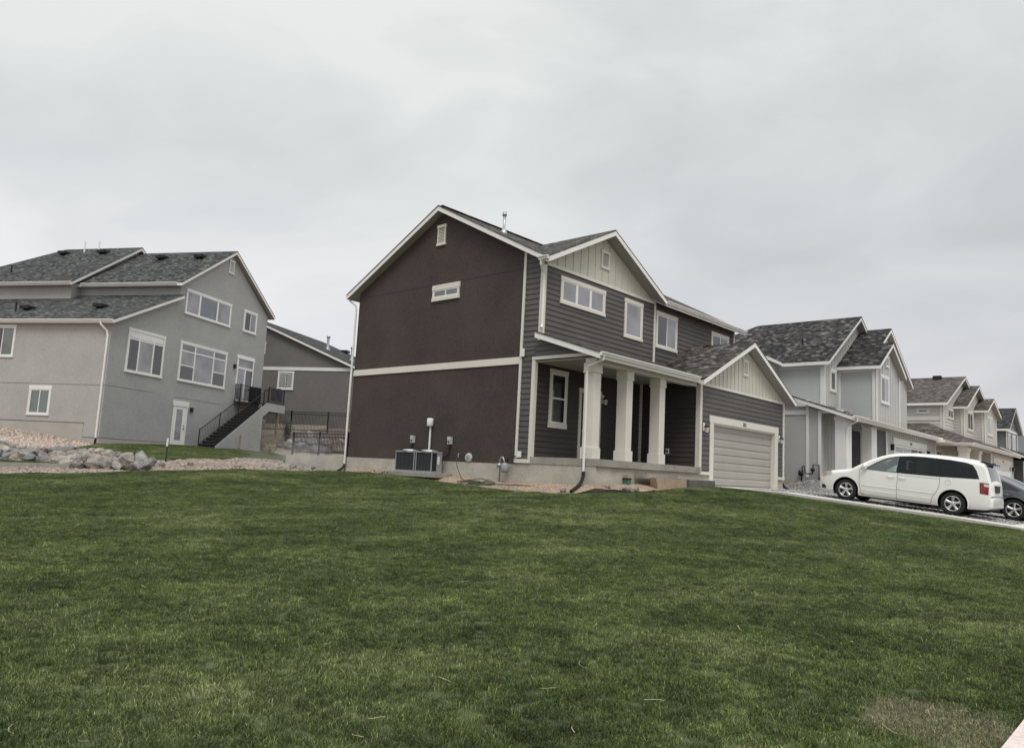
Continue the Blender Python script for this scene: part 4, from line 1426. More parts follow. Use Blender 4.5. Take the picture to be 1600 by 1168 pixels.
    roof(root, [
        [(34.9, 12.43, 5.75), (39.35, 12.43, 8.57), (39.35, 17.85, 8.57), (34.9, 22.0, 5.75)],
        [(43.8, 12.43, 5.75), (43.8, 22.0, 5.75), (39.35, 17.85, 8.57), (39.35, 12.43, 8.57)],
        [(34.9, 22.0, 5.75), (39.35, 17.85, 8.57), (43.8, 22.0, 5.75)],
        [(33.2, 14.6, 5.87), (35.0, 14.6, 5.8), (37.0, 18.5, 7.2), (35.0, 19.0, 7.2), (33.2, 18, 5.9)]], 'black_shingle')
    k2 = (8.03 - 5.75) / (40.32 - 36.83)
    roof(root, [
        [(36.83, y2 - .3, 5.75), (40.32, y2 - .3, 8.03), (40.32, 12.95, 8.03), (36.83, 12.95, 5.75)],
        [(44.05, y2 - .3, 5.6), (44.05, 12.95, 5.6), (40.32, 12.95, 8.03), (40.32, y2 - .3, 8.03)]], 'black_shingle', name='middle_roof')
    roof(root, [
        [(36.83, y3 - .3, 5.74), (38.84, y3 - .3, 7.04), (38.84, y2 - .305, 7.04), (36.83, y2 - .305, 5.74)],
        [(40.95, y3 - .3, 5.68), (40.95, y2 - .305, 5.68), (38.84, y2 - .305, 7.04), (38.84, y3 - .3, 7.04)]], 'black_shingle', name='front_roof')
    MB().tube([(36.6, 14.3, 6.7), (36.6, 14.3, 7.15)], .05, 8).build('vent_pipe', 'black_metal', root)
    frame()
    return root


# ------------------------------------------------------------------ beige and far houses
def beige_house():
    root = thing('house', 'beige lap sided two storey house with three stepped gables, beyond the pale grey house', 'house', (53, 12, 0))
    tr = 'cream_trim'
    # upper
    frame()
    w = MB()
    w.box((53, 11.98, 2.8), (62, 22, 5.6)); w.prism([(53, 11.99, 5.5), (62.4, 11.99, 5.5), (57.75, 11.99, 7.65)], (0, 8, 0))
    w.box((55.85, 11.45, 2.8), (62.6, 12.0, 5.6)); w.prism([(55.9, 11.46, 5.5), (62.5, 11.46, 5.5), (59.16, 11.46, 7.2)], (0, 1, 0))
    w.box((59.1, 10.9, 2.8), (63.0, 11.5, 5.6)); w.prism([(59.1, 10.91, 5.5), (63.0, 10.91, 5.5), (60.9, 10.91, 6.5)], (0, 1, 0))
    w.build('wall', 'beige_lap', root)
    s = MB()
    lap(s, sideX(53), [(11.98, 3.5), (20, 3.5), (20, 5.6), (11.98, 5.6)], .2); lap(s, front(11.98), [(53, 3.5), (55.85, 3.5), (55.85, 6.7), (53, 5.6)], .2)
    lap(s, sideX(55.85), [(11.45, 3.5), (12.0, 3.5), (12.0, 5.6), (11.45, 5.6)], .2); lap(s, front(11.45), [(55.85, 3.5), (59.1, 3.5), (59.1, 7.0), (55.85, 5.6)], .2)
    lap(s, sideX(59.1), [(10.9, 3.5), (11.5, 3.5), (11.5, 5.6), (10.9, 5.6)], .2); lap(s, front(10.9), [(59.1, 3.4), (63, 3.4), (63, 5.6), (60.9, 6.5), (59.1, 5.6)], .2)
    s.build('siding', 'beige_lap', root)
    for x, y in ((53, 11.98), (55.85, 11.45), (59.1, 10.9)):
        MB().pbox(sideX(x), y, y + .14, .02, .05, 3.5, 5.55).pbox(front(y), x - .05, x + .2, .02, .05, 3.5, 5.55).build('corner_board', tr, root)
    MB().pbox(front(10.9), 62.85, 63.02, .02, .05, 3.4, 5.6).build('corner_board', tr, root)
    MB().pbox(sideX(53), 12.15, 20, .02, .05, 4.55, 4.75).build('skirt_board', tr, root)
    window(root, sideX(53), 12.7, 13.45, 4.95, 5.3, 'single', 'pane_dark', tr, tw=.1, hw=.1)
    window(root, front(11.98), 54.2, 55.6, 4.75, 5.45, 'slider', 'pane_mid', tr)
    window(root, front(11.45), 56.9, 58.5, 4.2, 5.5, 'slider', 'pane_dark', tr)
    window(root, front(10.9), 60.0, 61.6, 4.1, 5.4, 'slider', ['pane_dark', 'pane_blind_sky'], tr)
    roof(root, [[(52.65, 11.65, 5.66), (57.75, 11.65, 7.86), (57.75, 20, 7.86), (52.65, 20, 5.66)], [(62.8, 11.65, 5.66), (62.8, 20, 5.66), (57.75, 20, 7.86), (57.75, 11.65, 7.86)]], 'tan_shingle')
    roof(root, [[(55.55, 11.12, 5.7), (59.16, 11.12, 7.38), (59.16, 12.2, 7.38), (55.55, 12.2, 5.7)], [(62.9, 11.12, 5.7), (62.9, 12.2, 5.7), (59.16, 12.2, 7.38), (59.16, 11.12, 7.38)]], 'tan_shingle', name='middle_roof')
    roof(root, [[(58.8, 10.58, 5.74), (60.85, 10.58, 6.66), (60.85, 11.7, 6.66), (58.8, 11.7, 5.74)], [(63.25, 10.58, 5.66), (63.25, 11.7, 5.66), (60.85, 11.7, 6.66), (60.85, 10.58, 6.66)]], 'tan_shingle', name='front_roof')
    MB().box((57.2, 13.0, 7.68), (57.6, 13.5, 7.92)).build('roof_vent', 'black_metal', root)
    frame(Matrix.Scale(.971, 4))
    w = MB()
    w.box((51.9, 12.3, -.5), (66, 22, 3.1)); w.box((58.5, 10.5, -.5), (66.2, 12.4, 3.05))
    w.build('lower_wall', 'beige_lap', root)
    s = MB()
    lap(s, front(12.3), [(51.9, .4), (58.5, .4), (58.5, 3), (51.9, 3)], .2); lap(s, front(10.5), [(58.5, .4), (66.2, .4), (66.2, 3), (58.5, 3)], .2)
    lap(s, sideX(58.5), [(10.5, .4), (12.3, .4), (12.3, 3), (10.5, 3)], .2)
    s.build('lower_siding', 'beige_lap', root)
    k = .46
    zf = lambda y: 3.1 + k * (y - 10.1)
    roof(root, [[(51.5, 10.1, 3.1), (67.2, 10.1, 3.1), (67.2, 13.2, zf(13.2)), (51.5 + 3.1, 13.2, zf(13.2))], [(51.5, 10.1, 3.1), (54.6, 13.2, zf(13.2)), (54.6, 18, zf(13.2)), (51.5, 18, 3.1)]], 'tan_shingle', name='lower_roof')
    gutter(root, (51.5, 10.1, 3.09), (67.2, 10.1, 3.09), (0, -1, 0)); gutter(root, (51.5, 10.1, 3.09), (51.5, 16, 3.09), (-1, 0, 0))
    for x in (51.75, 54.9):
        c = MB().box((x, 10.45, .3), (x + .75, 10.9, 2.6)).build('column', tr, root)
        MB().box((x - .04, 10.4, 2.6), (x + .79, 10.95, 2.9)).build('capital', tr, c)
    MB().box((51.7, 10.4, 2.86), (58.5, 10.8, 3.05)).build('porch_beam', tr, root)
    gp = front(10.5)
    window(root, front(12.3), 52.6, 53.9, 1.3, 2.75, 'slider', 'pane_dark', tr)
    t = MB().pbox(gp, 59.4, 65.6, .02, .06, 2.3, 2.6).pbox(gp, 59.4, 59.65, .02, .06, 0, 2.3).pbox(gp, 65.35, 65.6, .02, .06, 0, 2.3).pbox(gp, 58.45, 58.65, .02, .06, 0, 2.95).pbox(gp, 66.05, 66.22, .02, .06, 0, 2.95)
    t.build('garage_door_trim', tr, root)
    garage_door(root, gp, 59.66, 65.34, -.1, 2.29, 'grey_trim', 5, 8, dd=.02)
    for u in (59.15, 65.85):
        MB().pbox(gp, u - .12, u + .12, 0, .18, 1.9, 2.2).build('wall_lamp', 'black_metal', root)
    MB().pbox(gp, 62.3, 62.7, .06, .07, 2.4, 2.52).build('house_number', 'black_metal', root)
    frame()


def far_house():
    root = thing('house', 'blue grey house with dark roof, most distant one, at the right edge of the photo', 'house', (70, 11.5, 0))
    frame()
    w = MB()
    w.box((69.6, 11.4, -.5), (84, 24, 5.3)); w.prism([(69.6, 11.41, 5.2), (74.4, 11.41, 5.2), (72, 11.41, 6.9)], (0, 10, 0))
    w.box((68.4, 12.6, -.5), (70, 24, 5.2)); w.box((72.5, 9.9, -.5), (84, 12, 3))
    w.build('wall', 'blue_lap', root)
    s = MB()
    lap(s, front(11.4), [(69.6, .5), (74.4, .5), (74.4, 5.3), (72, 6.8), (69.6, 5.3)], .2); lap(s, sideX(68.4), [(12.6, .5), (20, .5), (20, 5.2), (12.6, 5.2)], .2); lap(s, front(12.6), [(68.4, .5), (69.6, .5), (69.6, 5.2), (68.4, 5.2)], .2)
    s.build('siding', 'blue_lap', root)
    t = MB()
    t.pbox(front(11.4), 69.55, 69.8, .02, .05, .5, 5.25); t.pbox(front(11.4), 74.2, 74.42, .02, .05, .5, 5.25); t.pbox(front(11.4), 69.8, 74.2, .02, .05, 5.1, 5.3); t.pbox(sideX(68.4), 12.6, 12.8, .02, .05, .5, 5.2)
    t.build('trim', 'grey_trim', root)
    window(root, front(11.4), 70.4, 71.2, 3.7, 5.0, 'single', 'pane_dark', 'grey_trim'); window(root, front(11.4), 72.2, 73.4, 3.7, 5.0, 'slider', 'pane_mid', 'grey_trim')
    roof(root, [[(69.2, 11.05, 5.3), (72, 11.05, 7.1), (72, 20, 7.1), (69.2, 20, 5.3)], [(74.8, 11.05, 5.3), (74.8, 20, 5.3), (72, 20, 7.1), (72, 11.05, 7.1)],
                [(68.0, 12.3, 5.35), (69.3, 12.3, 5.35), (72, 14.8, 6.9), (72, 20, 7.0), (68, 20, 5.35)]], 'far_shingle')
    roof(root, [[(68.5, 9.5, 2.95), (85, 9.5, 2.95), (85, 11.6, 3.9), (68.5, 11.6, 3.9)]], 'far_shingle', name='lower_roof')
    gutter(root, (68.5, 9.5, 2.94), (85, 9.5, 2.94), (0, -1, 0))
    MB().box((68.8, 9.8, -.5), (69.2, 10.2, 2.8)).build('column', 'grey_trim', root)


brown_house()
grey_house()
deck()
taupe_house()
pale_house()
beige_house()
far_house()
frame()
# ------------------------------------------------------------------ vehicles
class Car:
    def __init__(s, L, W, top, bot, plan, belt, tumble, wheels, wr, r_edge=.13):
        s.L, s.W, s.belt, s.tum, s.wheels, s.wr, s.re = L, W, belt, tumble, wheels, wr, r_edge
        s.tx = [p[0] for p in top]; s.tz = [p[1] for p in top]
        s.bx = [p[0] for p in bot]; s.bz = [p[1] for p in bot]
        s.px = [p[0] for p in plan]; s.pw = [p[1] for p in plan]

    def T(s, x): return float(np.interp(x, s.tx, s.tz))
    def B(s, x): return float(np.interp(x, s.bx, s.bz))
    def Wb(s, x): return float(np.interp(x, s.px, s.pw)) * s.W / 2

    def side(s, x, z):
        """half width of the body at station x and height z (below the roof edge)"""
        w = s.Wb(x); bt = s.B(x)
        if z < s.belt:
            t = (s.belt - z) / (s.belt - .25)
            y = w - .015 * t - .05 * max(0, t - .55) ** 2 / .2 + .012 * math.sin(min(1, max(0, t)) * math.pi)
        else:
            y = w - s.tum * (z - s.belt)
        return y

    def section(s, x):
        t, b = s.T(x), s.B(x)
        r = min(s.re, (t - b) * .35)
        crown = min(.06, (t - b) * .1)
        te = t - crown
        zs = [b + (te - r - b) * i / 11 for i in range(12)]
        p = [(s.side(x, z), z) for z in zs]
        p[0] = (p[0][0] - .03, b)
        y1, z1 = p[-1]
        for i in range(1, 6):
            a = i / 5 * math.pi / 2
            p.append((y1 - (1 - math.cos(a)) * r, z1 + r * math.sin(a)))
        ye, zz = p[-1]
        for i in range(1, 7):
            q = 1 - i / 6
            p.append((ye * q, te + crown * (1 - q * q)))
        return p

    def topz(s, x, y):
        p = s.section(x)
        y = abs(y)
        for (ya, za), (yb, zb) in zip(p[11:], p[12:]):
            if yb <= y <= ya:
                return za + (zb - za) * ((ya - y) / (ya - yb + 1e-9))
        return p[-1][1]

    def body(s, xs):
        m = MB()
        rows = []
        for x in xs:
            p = s.section(x)
            full = [(-y, z) for y, z in p] + [(y, z) for y, z in p[:-1]][::-1]
            rows.append(len(m.v))
            m.v += [Vector((x, y, z)) for y, z in full]
            n = len(full)
        for a, b in zip(rows, rows[1:]):
            for i in range(n):
                j = (i + 1) % n
                m.f.append((a + i, a + j, b + j, b + i)); m.m.append(0)
        m.f.append(tuple(rows[0] + i for i in range(n))); m.m.append(0)
        m.f.append(tuple(rows[-1] + i for i in range(n))[::-1]); m.m.append(0)
        return m

    def panel(s, m, pts, sg, off=.004, mi=0, step=.09, holes=()):
        out = fill(pts, step, holes)
        k = len(m.v)
        m.v += [Vector((x, sg * (s.side(x, z) + off), z)) for x, z in out[0]]
        for f in out[1]:
            m.f.append(tuple(k + i for i in f)); m.m.append(mi)

    def tpanel(s, m, pts, off=.005, mi=0, step=.08):
        out = fill(pts, step)
        k = len(m.v)
        m.v += [Vector((x, y, s.topz(x, y) + off)) for x, y in out[0]]
        for f in out[1]:
            m.f.append(tuple(k + i for i in f)); m.m.append(mi)

    def line(s, m, pts, sg, r=.005, off=.0):
        pp = []
        for a, b in zip(pts, pts[1:]):
            for i in range(6):
                t = i / 6
                pp.append((a[0] + (b[0] - a[0]) * t, a[1] + (b[1] - a[1]) * t))
        pp.append(pts[-1])
        m.tube([(x, sg * (s.side(x, z) + off), z) for x, z in pp], r, 5)


def fill(pts, step, holes=()):
    def outl(pp):
        o = []
        for i in range(len(pp)):
            a = Vector(pp[i]); b = Vector(pp[(i + 1) % len(pp)])
            k = max(1, int((b - a).length / step))
            o += [a + (b - a) * (j / k) for j in range(k)]
        return o
    loops = [outl(pts)] + [outl(h) for h in holes]
    tl = [(p.x, p.y) for p in loops[0]]
    P = []; E = []
    for lp in loops:
        n0 = len(P)
        P += lp
        E += [(n0 + i, n0 + (i + 1) % len(lp)) for i in range(len(lp))]
    x = min(p[0] for p in tl) + step / 2
    while x < max(p[0] for p in tl):
        y = min(p[1] for p in tl) + step / 2
        while y < max(p[1] for p in tl):
            if inside(x, y, tl): P.append(Vector((x, y)))
            y += step
        x += step
    vs, _, fs, _, _, _ = geometry.delaunay_2d_cdt(P, E, [], 0, 1e-4)
    keep = []
    for f in fs:
        cx = sum(vs[i].x for i in f) / len(f); cy = sum(vs[i].y for i in f) / len(f)
        if inside(cx, cy, tl) and not any(inside(cx, cy, h) for h in holes):
            keep.append(list(f))
    return [(v.x, v.y) for v in vs], keep


def shrink(pts, d):
    c = sum((Vector(p) for p in pts), Vector((0, 0))) / len(pts)
    return [tuple(Vector(p) + (c - Vector(p)).normalized() * d) for p in pts]


def carve(o, cutters):
    """cut the wheel openings out of a body shell"""
    for c in cutters:
        md = o.modifiers.new('cut', 'BOOLEAN')
        md.operation = 'DIFFERENCE'; md.object = c; md.solver = 'EXACT'
        md.material_mode = 'TRANSFER'
    bpy.context.view_layer.update()
    dg = bpy.context.evaluated_depsgraph_get()
    me = bpy.data.meshes.new_from_object(o.evaluated_get(dg))
    o.modifiers.clear()
    o.data = me
    for c in cutters:
        bpy.data.objects.remove(c)
    bm = bmesh.new(); bm.from_mesh(me)
    for e in bm.edges:
        e.smooth = not (len(e.link_faces) == 2 and e.calc_face_angle(0) > R(38))
    for f in bm.faces: f.smooth = True
    bm.to_mesh(me); bm.free()


def wheel(parent, c, sg, r, spokes=5, w=.215):
    """c: hub point on the outer face, sg -1 near side"""
    ax = (0, sg, 0)
    t = MB().lathe([(r * .64, -w), (r * .9, -w), (r * .985, -w * .85), (r, -w * .6), (r, -w * .3), (r * .975, -.02), (r * .9, .0), (r * .72, -.012), (r * .66, -.02), (r * .64, -w)], c, ax, 40)
    wh = t.build('wheel', 'black_rubber', parent, smooth=True)
    rr = r * .66
    q = MB()
    q.lathe([(rr, -.012), (rr * .97, -.004), (rr * .9, -.02), (rr * .88, -.09)], c, ax, 40)
    C = Vector(c); A = Vector(ax)
    for i in range(spokes):
        a = 2 * math.pi * i / spokes + math.pi / 2
        d = Vector((math.cos(a), 0, math.sin(a))); n = A.cross(d)
        b = len(q.v)
        for rad, hw_, h in ((rr * .12, .042, -.028), (rr * .55, .036, -.026), (rr * .93, .052, -.018)):
            for u, hh in ((-hw_, h - .03), (-hw_ * .7, h), (hw_ * .7, h), (hw_, h - .03)):
                q.v.append(C + d * rad + n * u + A * hh)
        for k in range(2):
            for j in range(3):
                q.f.append((b + k * 4 + j, b + k * 4 + j + 1, b + k * 4 + j + 5, b + k * 4 + j + 4)); q.m.append(0)
    q.lathe([(0, -.012), (rr * .16, -.014), (rr * .24, -.03), (rr * .24, -.06)], c, ax, 20)
    rim = q.build('rim', 'alloy', wh, smooth=True, fix=False)
    MB().lathe([(0, -.085), (rr * .89, -.085)], c, ax, 30).build('brake_disc', 'dark_grille', wh)
    return wh


def parked(name, label, cat, xn, halfw, front_axle_local, wheelbase, yf, group=None):
    """a car standing nose uphill on the driveway; near flank at x = xn"""
    zf, zr_ = drive_z(yf), drive_z(yf - wheelbase)
    th = math.atan2(zf - zr_, wheelbase)
    X = Vector((0, -math.cos(th), -math.sin(th))); Z = Vector((0, -math.sin(th), math.cos(th))); Y = Vector((1, 0, 0))
    rot = Matrix((X, Y, Z)).transposed().to_quaternion()
    org = Vector((xn + halfw, yf, zf)) - X * front_axle_local
    frame()
    root = thing(name, label, cat, tuple(org), group, rot)
    frame(Matrix.Translation(org) @ rot.to_matrix().to_4x4())
    return root


def minivan():
    fa, wb = .95, 3.08
    root = parked('minivan', 'white minivan parked nose uphill on the driveway', 'van', 25.5, .965, fa, wb, 8.6)
    c = Car(5.04, 1.93,
            [(0, .60), (.03, .70), (.09, .80), (.2, .88), (.45, .95), (.8, 1.01), (1.02, 1.06), (1.12, 1.11), (1.35, 1.26), (1.62, 1.42), (1.9, 1.555), (2.12, 1.635), (2.4, 1.69), (2.8, 1.725), (3.3, 1.735), (3.9, 1.725), (4.3, 1.70), (4.6, 1.665), (4.74, 1.635), (4.79, 1.56), (4.86, 1.38), (4.94, 1.13), (4.965, 1.04), (4.978, .80), (4.985, .68), (5.0, .66), (5.03, .63), (5.04, .55)],
            [(0, .27), (.12, .20), (.6, .20), (4.3, .22), (4.9, .27), (5.04, .34)],
            [(0, .62), (.03, .72), (.1, .82), (.25, .91), (.5, .965), (.9, .995), (1.3, 1), (4.2, 1), (4.6, .985), (4.85, .955), (4.97, .92), (5.0, .90), (5.04, .82)],
            1.03, .19, (fa, fa + wb), .335)
    xs = sorted(set(np.round(np.concatenate([np.linspace(0, .3, 10), np.linspace(.3, 4.6, 62), np.linspace(4.6, 5.04, 26)]), 3)))
    body = c.body(xs).build('body', ['van_white', 'black_rubber', 'cabin'], root)
    cut = []
    for x in c.wheels:
        for sg in (-1, 1):
            q = MB().lathe([(0, -.34), (.405, -.34), (.405, .3), (0, .3)], (x, sg * .93, .335), (0, sg, 0), 40)
            k = q.build('cut', 'black_rubber', root, weld=1e-4); cut.append(k)
    fw = [(1.50, 1.055), (1.62, 1.12), (1.9, 1.305), (2.12, 1.43), (2.3, 1.5), (2.47, 1.535), (2.44, 1.055)]
    mw = [(2.47, 1.055), (2.5, 1.54), (2.8, 1.575), (3.2, 1.59), (3.6, 1.585), (3.64, 1.08)]
    rw = [(3.66, 1.08), (3.62, 1.585), (4.0, 1.57), (4.3, 1.54), (4.46, 1.49), (4.56, 1.34), (4.65, 1.135)]
    for pts in (fw, mw, rw):
        cut.append(MB().prism([(x, -1.2, z) for x, z in shrink(pts, .02)], (0, 2.4, 0)).build('cut', 'cabin', root))
    cut.append(MB().box((1.56, -.74, 1.065), (4.5, .74, 1.45)).build('cut', 'cabin', root))
    cut.append(MB().prism([(1.3, -.6, 1.075), (1.98, -.5, 1.075), (1.98, .5, 1.075), (1.3, .6, 1.075)], (0, 0, .8)).build('cut', 'cabin', root))
    carve(body, cut)
    for x in (2.45, 3.3, 4.15):
        for y in (-.42, .42):
            se = MB().box((x - .06, y - .22, 1.0), (x + .1, y + .22, 1.2)).build('seat', 'cabin', root, bevel=.05)
            MB().box((x - .03, y - .12, 1.22), (x + .08, y + .12, 1.42)).box((x + .02, y - .05, 1.15), (x + .04, y + .05, 1.24)).build('headrest', 'cabin', se, bevel=.02)
    MB().lathe([(.17, -.012), (.19, 0), (.17, .012), (.15, 0), (.17, -.012)], (1.86, -.40, 1.14), (.8, 0, .5), 18).build('steering_wheel', 'cabin', root, smooth=True)
    for sg in (-1, 1):
        m = MB(); c.panel(m, [(1.33, 1.045)] + [(2.5, 1.04), (3.65, 1.065), (4.68, 1.12), (4.59, 1.35), (4.48, 1.51), (4.3, 1.56), (3.9, 1.595), (3.2, 1.61), (2.8, 1.595), (2.5, 1.56), (2.3, 1.52), (2.1, 1.45), (1.88, 1.33), (1.6, 1.14)], sg, .003, 0, .09, [shrink(fw, .012), shrink(mw, .012), shrink(rw, .012)])
        o = m.build('window_surround', 'black_rubber', root, smooth=True, fix=False)
        m = MB(); c.panel(m, fw, sg, .006); m.build('window', 'glass_clear', o, smooth=True)
        for pts in (mw, rw):
            m = MB(); c.panel(m, pts, sg, .006); m.build('window', 'glass_tint', o, smooth=True)
        # doors: gaps, mouldings, handles
        m = MB()
        c.line(m, [(1.34, 1.02), (1.37, .6), (1.42, .3), (1.5, .235)], sg); c.line(m, [(2.48, 1.03), (2.48, .25)], sg); c.line(m, [(3.66, 1.06), (3.65, .78), (3.58, .6), (3.48, .45), (3.44, .25)], sg)
        c.line(m, [(1.42, .26), (3.44, .25)], sg, .004); c.line(m, [(2.5, .985), (3.65, 1.0)], sg, .003)
        m.build('door_gap', 'black_rubber', root)
        m = MB(); c.line(m, [(1.45, .545), (2.46, .555)], sg, .014, -.002); c.line(m, [(2.5, .555), (3.5, .56)], sg, .014, -.002); c.line(m, [(1.45, .40), (2.46, .40)], sg, .011, -.002); c.line(m, [(2.5, .40), (3.46, .40)], sg, .011, -.002)
        m.build('side_moulding', 'van_white', root, smooth=True)
        for x in (2.28, 2.62):
            m = MB(); m.tube([(x - .1, sg * (c.side(x, .9) + .004), .9), (x - .08, sg * (c.side(x, .9) + .03), .905), (x + .08, sg * (c.side(x, .9) + .03), .905), (x + .1, sg * (c.side(x, .9) + .004), .9)], .014, 6)
            m.build('door_handle', 'van_white', root, smooth=True)
        # arch lips
        m = MB()
        for x in c.wheels:
            a0 = -.2
            m.tube([(x + .415 * math.cos(a), sg * (c.side(x, .4) + .004), .335 + .415 * math.sin(a)) for a in np.linspace(a0, math.pi - a0, 26)], .016, 6)
        m.build('arch_lip', 'van_white', root, smooth=True)
        # mirror
        m = MB(); m.lathe([(0, .07), (.07, .06), (.105, .02), (.1, -.05), (0, -.07)], (1.52, sg * 1.03, 1.13), (1, sg * .15, .0), 12)
        mo = m.build('side_mirror', 'van_white', root, smooth=True)
        MB().tube([(1.52, sg * .93, 1.06), (1.52, sg * 1.0, 1.1)], .025, 6).build('mirror_arm', 'black_rubber', mo)
        # lamps
        m = MB(); c.panel(m, [(.13, .66), (.42, .74), (.5, .82), (.46, .88), (.3, .85), (.17, .78)], sg, .006, 0, .05)
        h = m.build('headlight', 'lamp_clear', root, smooth=True)
        m = MB(); c.panel(m, [(.15, .68), (.3, .71), (.33, .83), (.2, .78)], sg, .011, 0, .05); m.build('indicator', 'lamp_amber', h, smooth=True)
        m = MB(); c.panel(m, [(4.72, .72), (4.93, .70), (4.93, 1.03), (4.69, 1.03)], sg, .008, 0, .05)
        tl = m.build('taillight', 'tail_red', root, smooth=True)
        m = MB(); c.panel(m, [(4.81, .93), (4.93, .92), (4.93, 1.0), (4.80, 1.0)], sg, .012, 0, .05); m.build('reversing_lamp', 'lamp_clear', tl, smooth=True)
        m = MB(); c.line(m, [(3.4 + .5, .95)] + [(3.88 + .075 * math.sin(a) , .93 + .075 * math.cos(a)) for a in np.linspace(.3, 6.2, 12)], sg, .004)
        if sg < 0: m.build('fuel_flap', 'grey_metal', root)
        for x in c.wheels:
            wheel(root, (x, sg * .93, .335), sg, .335)
    m = MB(); c.tpanel(m, [(1.16, -.72), (1.16, .72), (1.5, .72), (2.02, .62), (2.1, 0), (2.02, -.62), (1.5, -.72)]); m.build('windshield', 'glass_clear', root, smooth=True)
    m = MB(); c.tpanel(m, [(4.795, -.62), (4.795, .62), (4.86, .66), (4.945, .68), (4.945, -.68), (4.86, -.66)], .01, 0, .05); m.build('rear_window', 'car_tint', root, smooth=True)
    m = MB(); m.prism([(4.6, -.66, 1.665), (4.9, -.64, 1.60), (4.9, -.64, 1.575), (4.74, -.64, 1.60)], (0, 1.3, 0)); m.build('spoiler', 'black_rubber', root)
    # rear licence recess, plate surround, bumper step, underbody
    MB().box((4.975, -.28, .78), (5.005, .28, .98)).build('tailgate_recess', 'dark_grille', root)
    MB().box((4.95, -.36, .98), (5.01, .36, 1.03)).build('tailgate_handle', 'van_white', root)
    MB().box((4.95, -.82, .655), (5.02, .82, .675)).build('bumper_step', 'grey_metal', root)
    MB().box((.5, -.7, .16), (4.7, .7, .26)).build('underbody', 'black_rubber', root)
    MB().tube([(3.0, -.4, .2), (4.1, -.55, .22), (4.5, -.5, .2)], .05, 8).build('exhaust_pipe', 'galvanised', root)
    g = MB()
    for i in range(4):
        g.box((-.012, -.5, .52 + i * .045), (.03, .5, .545 + i * .045))
    g.build('grille', 'dark_grille', root)
    root.scale = (.985, 1, 1)
    MB().box((.0, -.6, .29), (.06, .6, .40)).box((.17, -.86, .3), (.3, -.80, .42)).build('bumper_intake', 'black_rubber', root)
    return root


def sedan():
    fa, wb = .92, 2.78
    root = parked('sedan', 'grey sedan parked beyond the white minivan, cut off by the right edge of the photo', 'car', 28.25, .91, fa, wb, 4.5 + wb)
    c = Car(4.75, 1.82,
            [(0, .52), (.05, .62), (.2, .72), (.7, .84), (1.15, .92), (1.35, 1.0), (1.7, 1.2), (2.05, 1.36), (2.5, 1.42), (2.95, 1.41), (3.3, 1.35), (3.6, 1.25), (3.95, 1.10), (4.15, 1.02), (4.5, 1.0), (4.66, .96), (4.7, .8), (4.75, .6)],
            [(0, .25), (.2, .18), (4.4, .2), (4.75, .32)],
            [(0, .66), (.05, .76), (.15, .86), (.4, .95), (.8, .99), (1.2, 1), (3.9, 1), (4.3, .975), (4.6, .92), (4.75, .80)],
            .9, .30, (fa, fa + wb), .33, .12)
    xs = sorted(set(np.round(np.concatenate([np.linspace(0, .3, 9), np.linspace(.3, 4.4, 56), np.linspace(4.4, 4.75, 14)]), 3)))
    body = c.body(xs).build('body', ['car_grey', 'black_rubber'], root)
    cut = []
    for x in c.wheels:
        for sg in (-1, 1):
            cut.append(MB().lathe([(0, -.34), (.385, -.34), (.385, .3), (0, .3)], (x, sg * .88, .33), (0, sg, 0), 40).build('cut', 'black_rubber', root, weld=1e-4))
    carve(body, cut)
    for sg in (-1, 1):
        m = MB(); c.panel(m, [(1.5, .915), (1.75, 1.07), (2.05, 1.2), (2.3, 1.24), (2.6, 1.25), (2.6, .915)], sg, .005); m.build('window', 'car_tint', root, smooth=True)
        m = MB(); c.panel(m, [(2.66, .915), (2.66, 1.25), (3.0, 1.24), (3.3, 1.18), (3.55, 1.09), (3.87, .915)], sg, .005); m.build('window', 'car_tint', root, smooth=True)
        m = MB(); c.line(m, [(1.4, .88), (1.42, .5), (1.5, .25)], sg); c.line(m, [(2.63, .9), (2.63, .24)], sg); c.line(m, [(3.75, .88), (3.62, .75), (3.42, .6), (3.3, .4), (3.25, .25)], sg)
        m.build('door_gap', 'black_rubber', root)
        for x in (2.4, 3.45):
            MB().tube([(x - .1, sg * (c.side(x, .76) + .004), .76), (x - .07, sg * (c.side(x, .76) + .03), .765), (x + .07, sg * (c.side(x, .76) + .03), .765), (x + .1, sg * (c.side(x, .76) + .004), .76)], .014, 6).build('door_handle', 'car_grey', root, smooth=True)
        m = MB()
        for x in c.wheels:
            m.tube([(x + .392 * math.cos(a), sg * (c.side(x, .4) + .002), .33 + .392 * math.sin(a)) for a in np.linspace(-.2, math.pi + .2, 26)], .012, 6)
        m.build('arch_lip', 'car_grey', root, smooth=True)
        m = MB(); c.panel(m, [(4.45, .72), (4.66, .72), (4.66, .86), (4.4, .9)], sg, .006, 0, .05); m.build('taillight', 'tail_red', root, smooth=True)
        m = MB(); c.panel(m, [(.12, .58), (.4, .66), (.5, .76), (.25, .7)], sg, .006, 0, .05); m.build('headlight', 'lamp_clear', root, smooth=True)
        m = MB(); m.lathe([(0, .06), (.06, .05), (.09, .0), (0, -.06)], (1.62, sg * .97, .98), (1, 0, 0), 10); m.build('side_mirror', 'car_grey', root, smooth=True)
        for x in c.wheels:
            wheel(root, (x, sg * .885, .33), sg, .33)
    m = MB(); c.tpanel(m, [(1.38, -.66), (1.38, .66), (1.98, .52), (1.98, -.52)]); m.build('windshield', 'car_tint', root, smooth=True)
    m = MB(); c.tpanel(m, [(3.3, -.5), (3.3, .5), (4.05, .62), (4.05, -.62)]); m.build('rear_window', 'car_tint', root, smooth=True)
    MB().box((.5, -.66, .15), (4.3, .66, .25)).build('underbody', 'black_rubber', root)


minivan()
sedan()
frame()
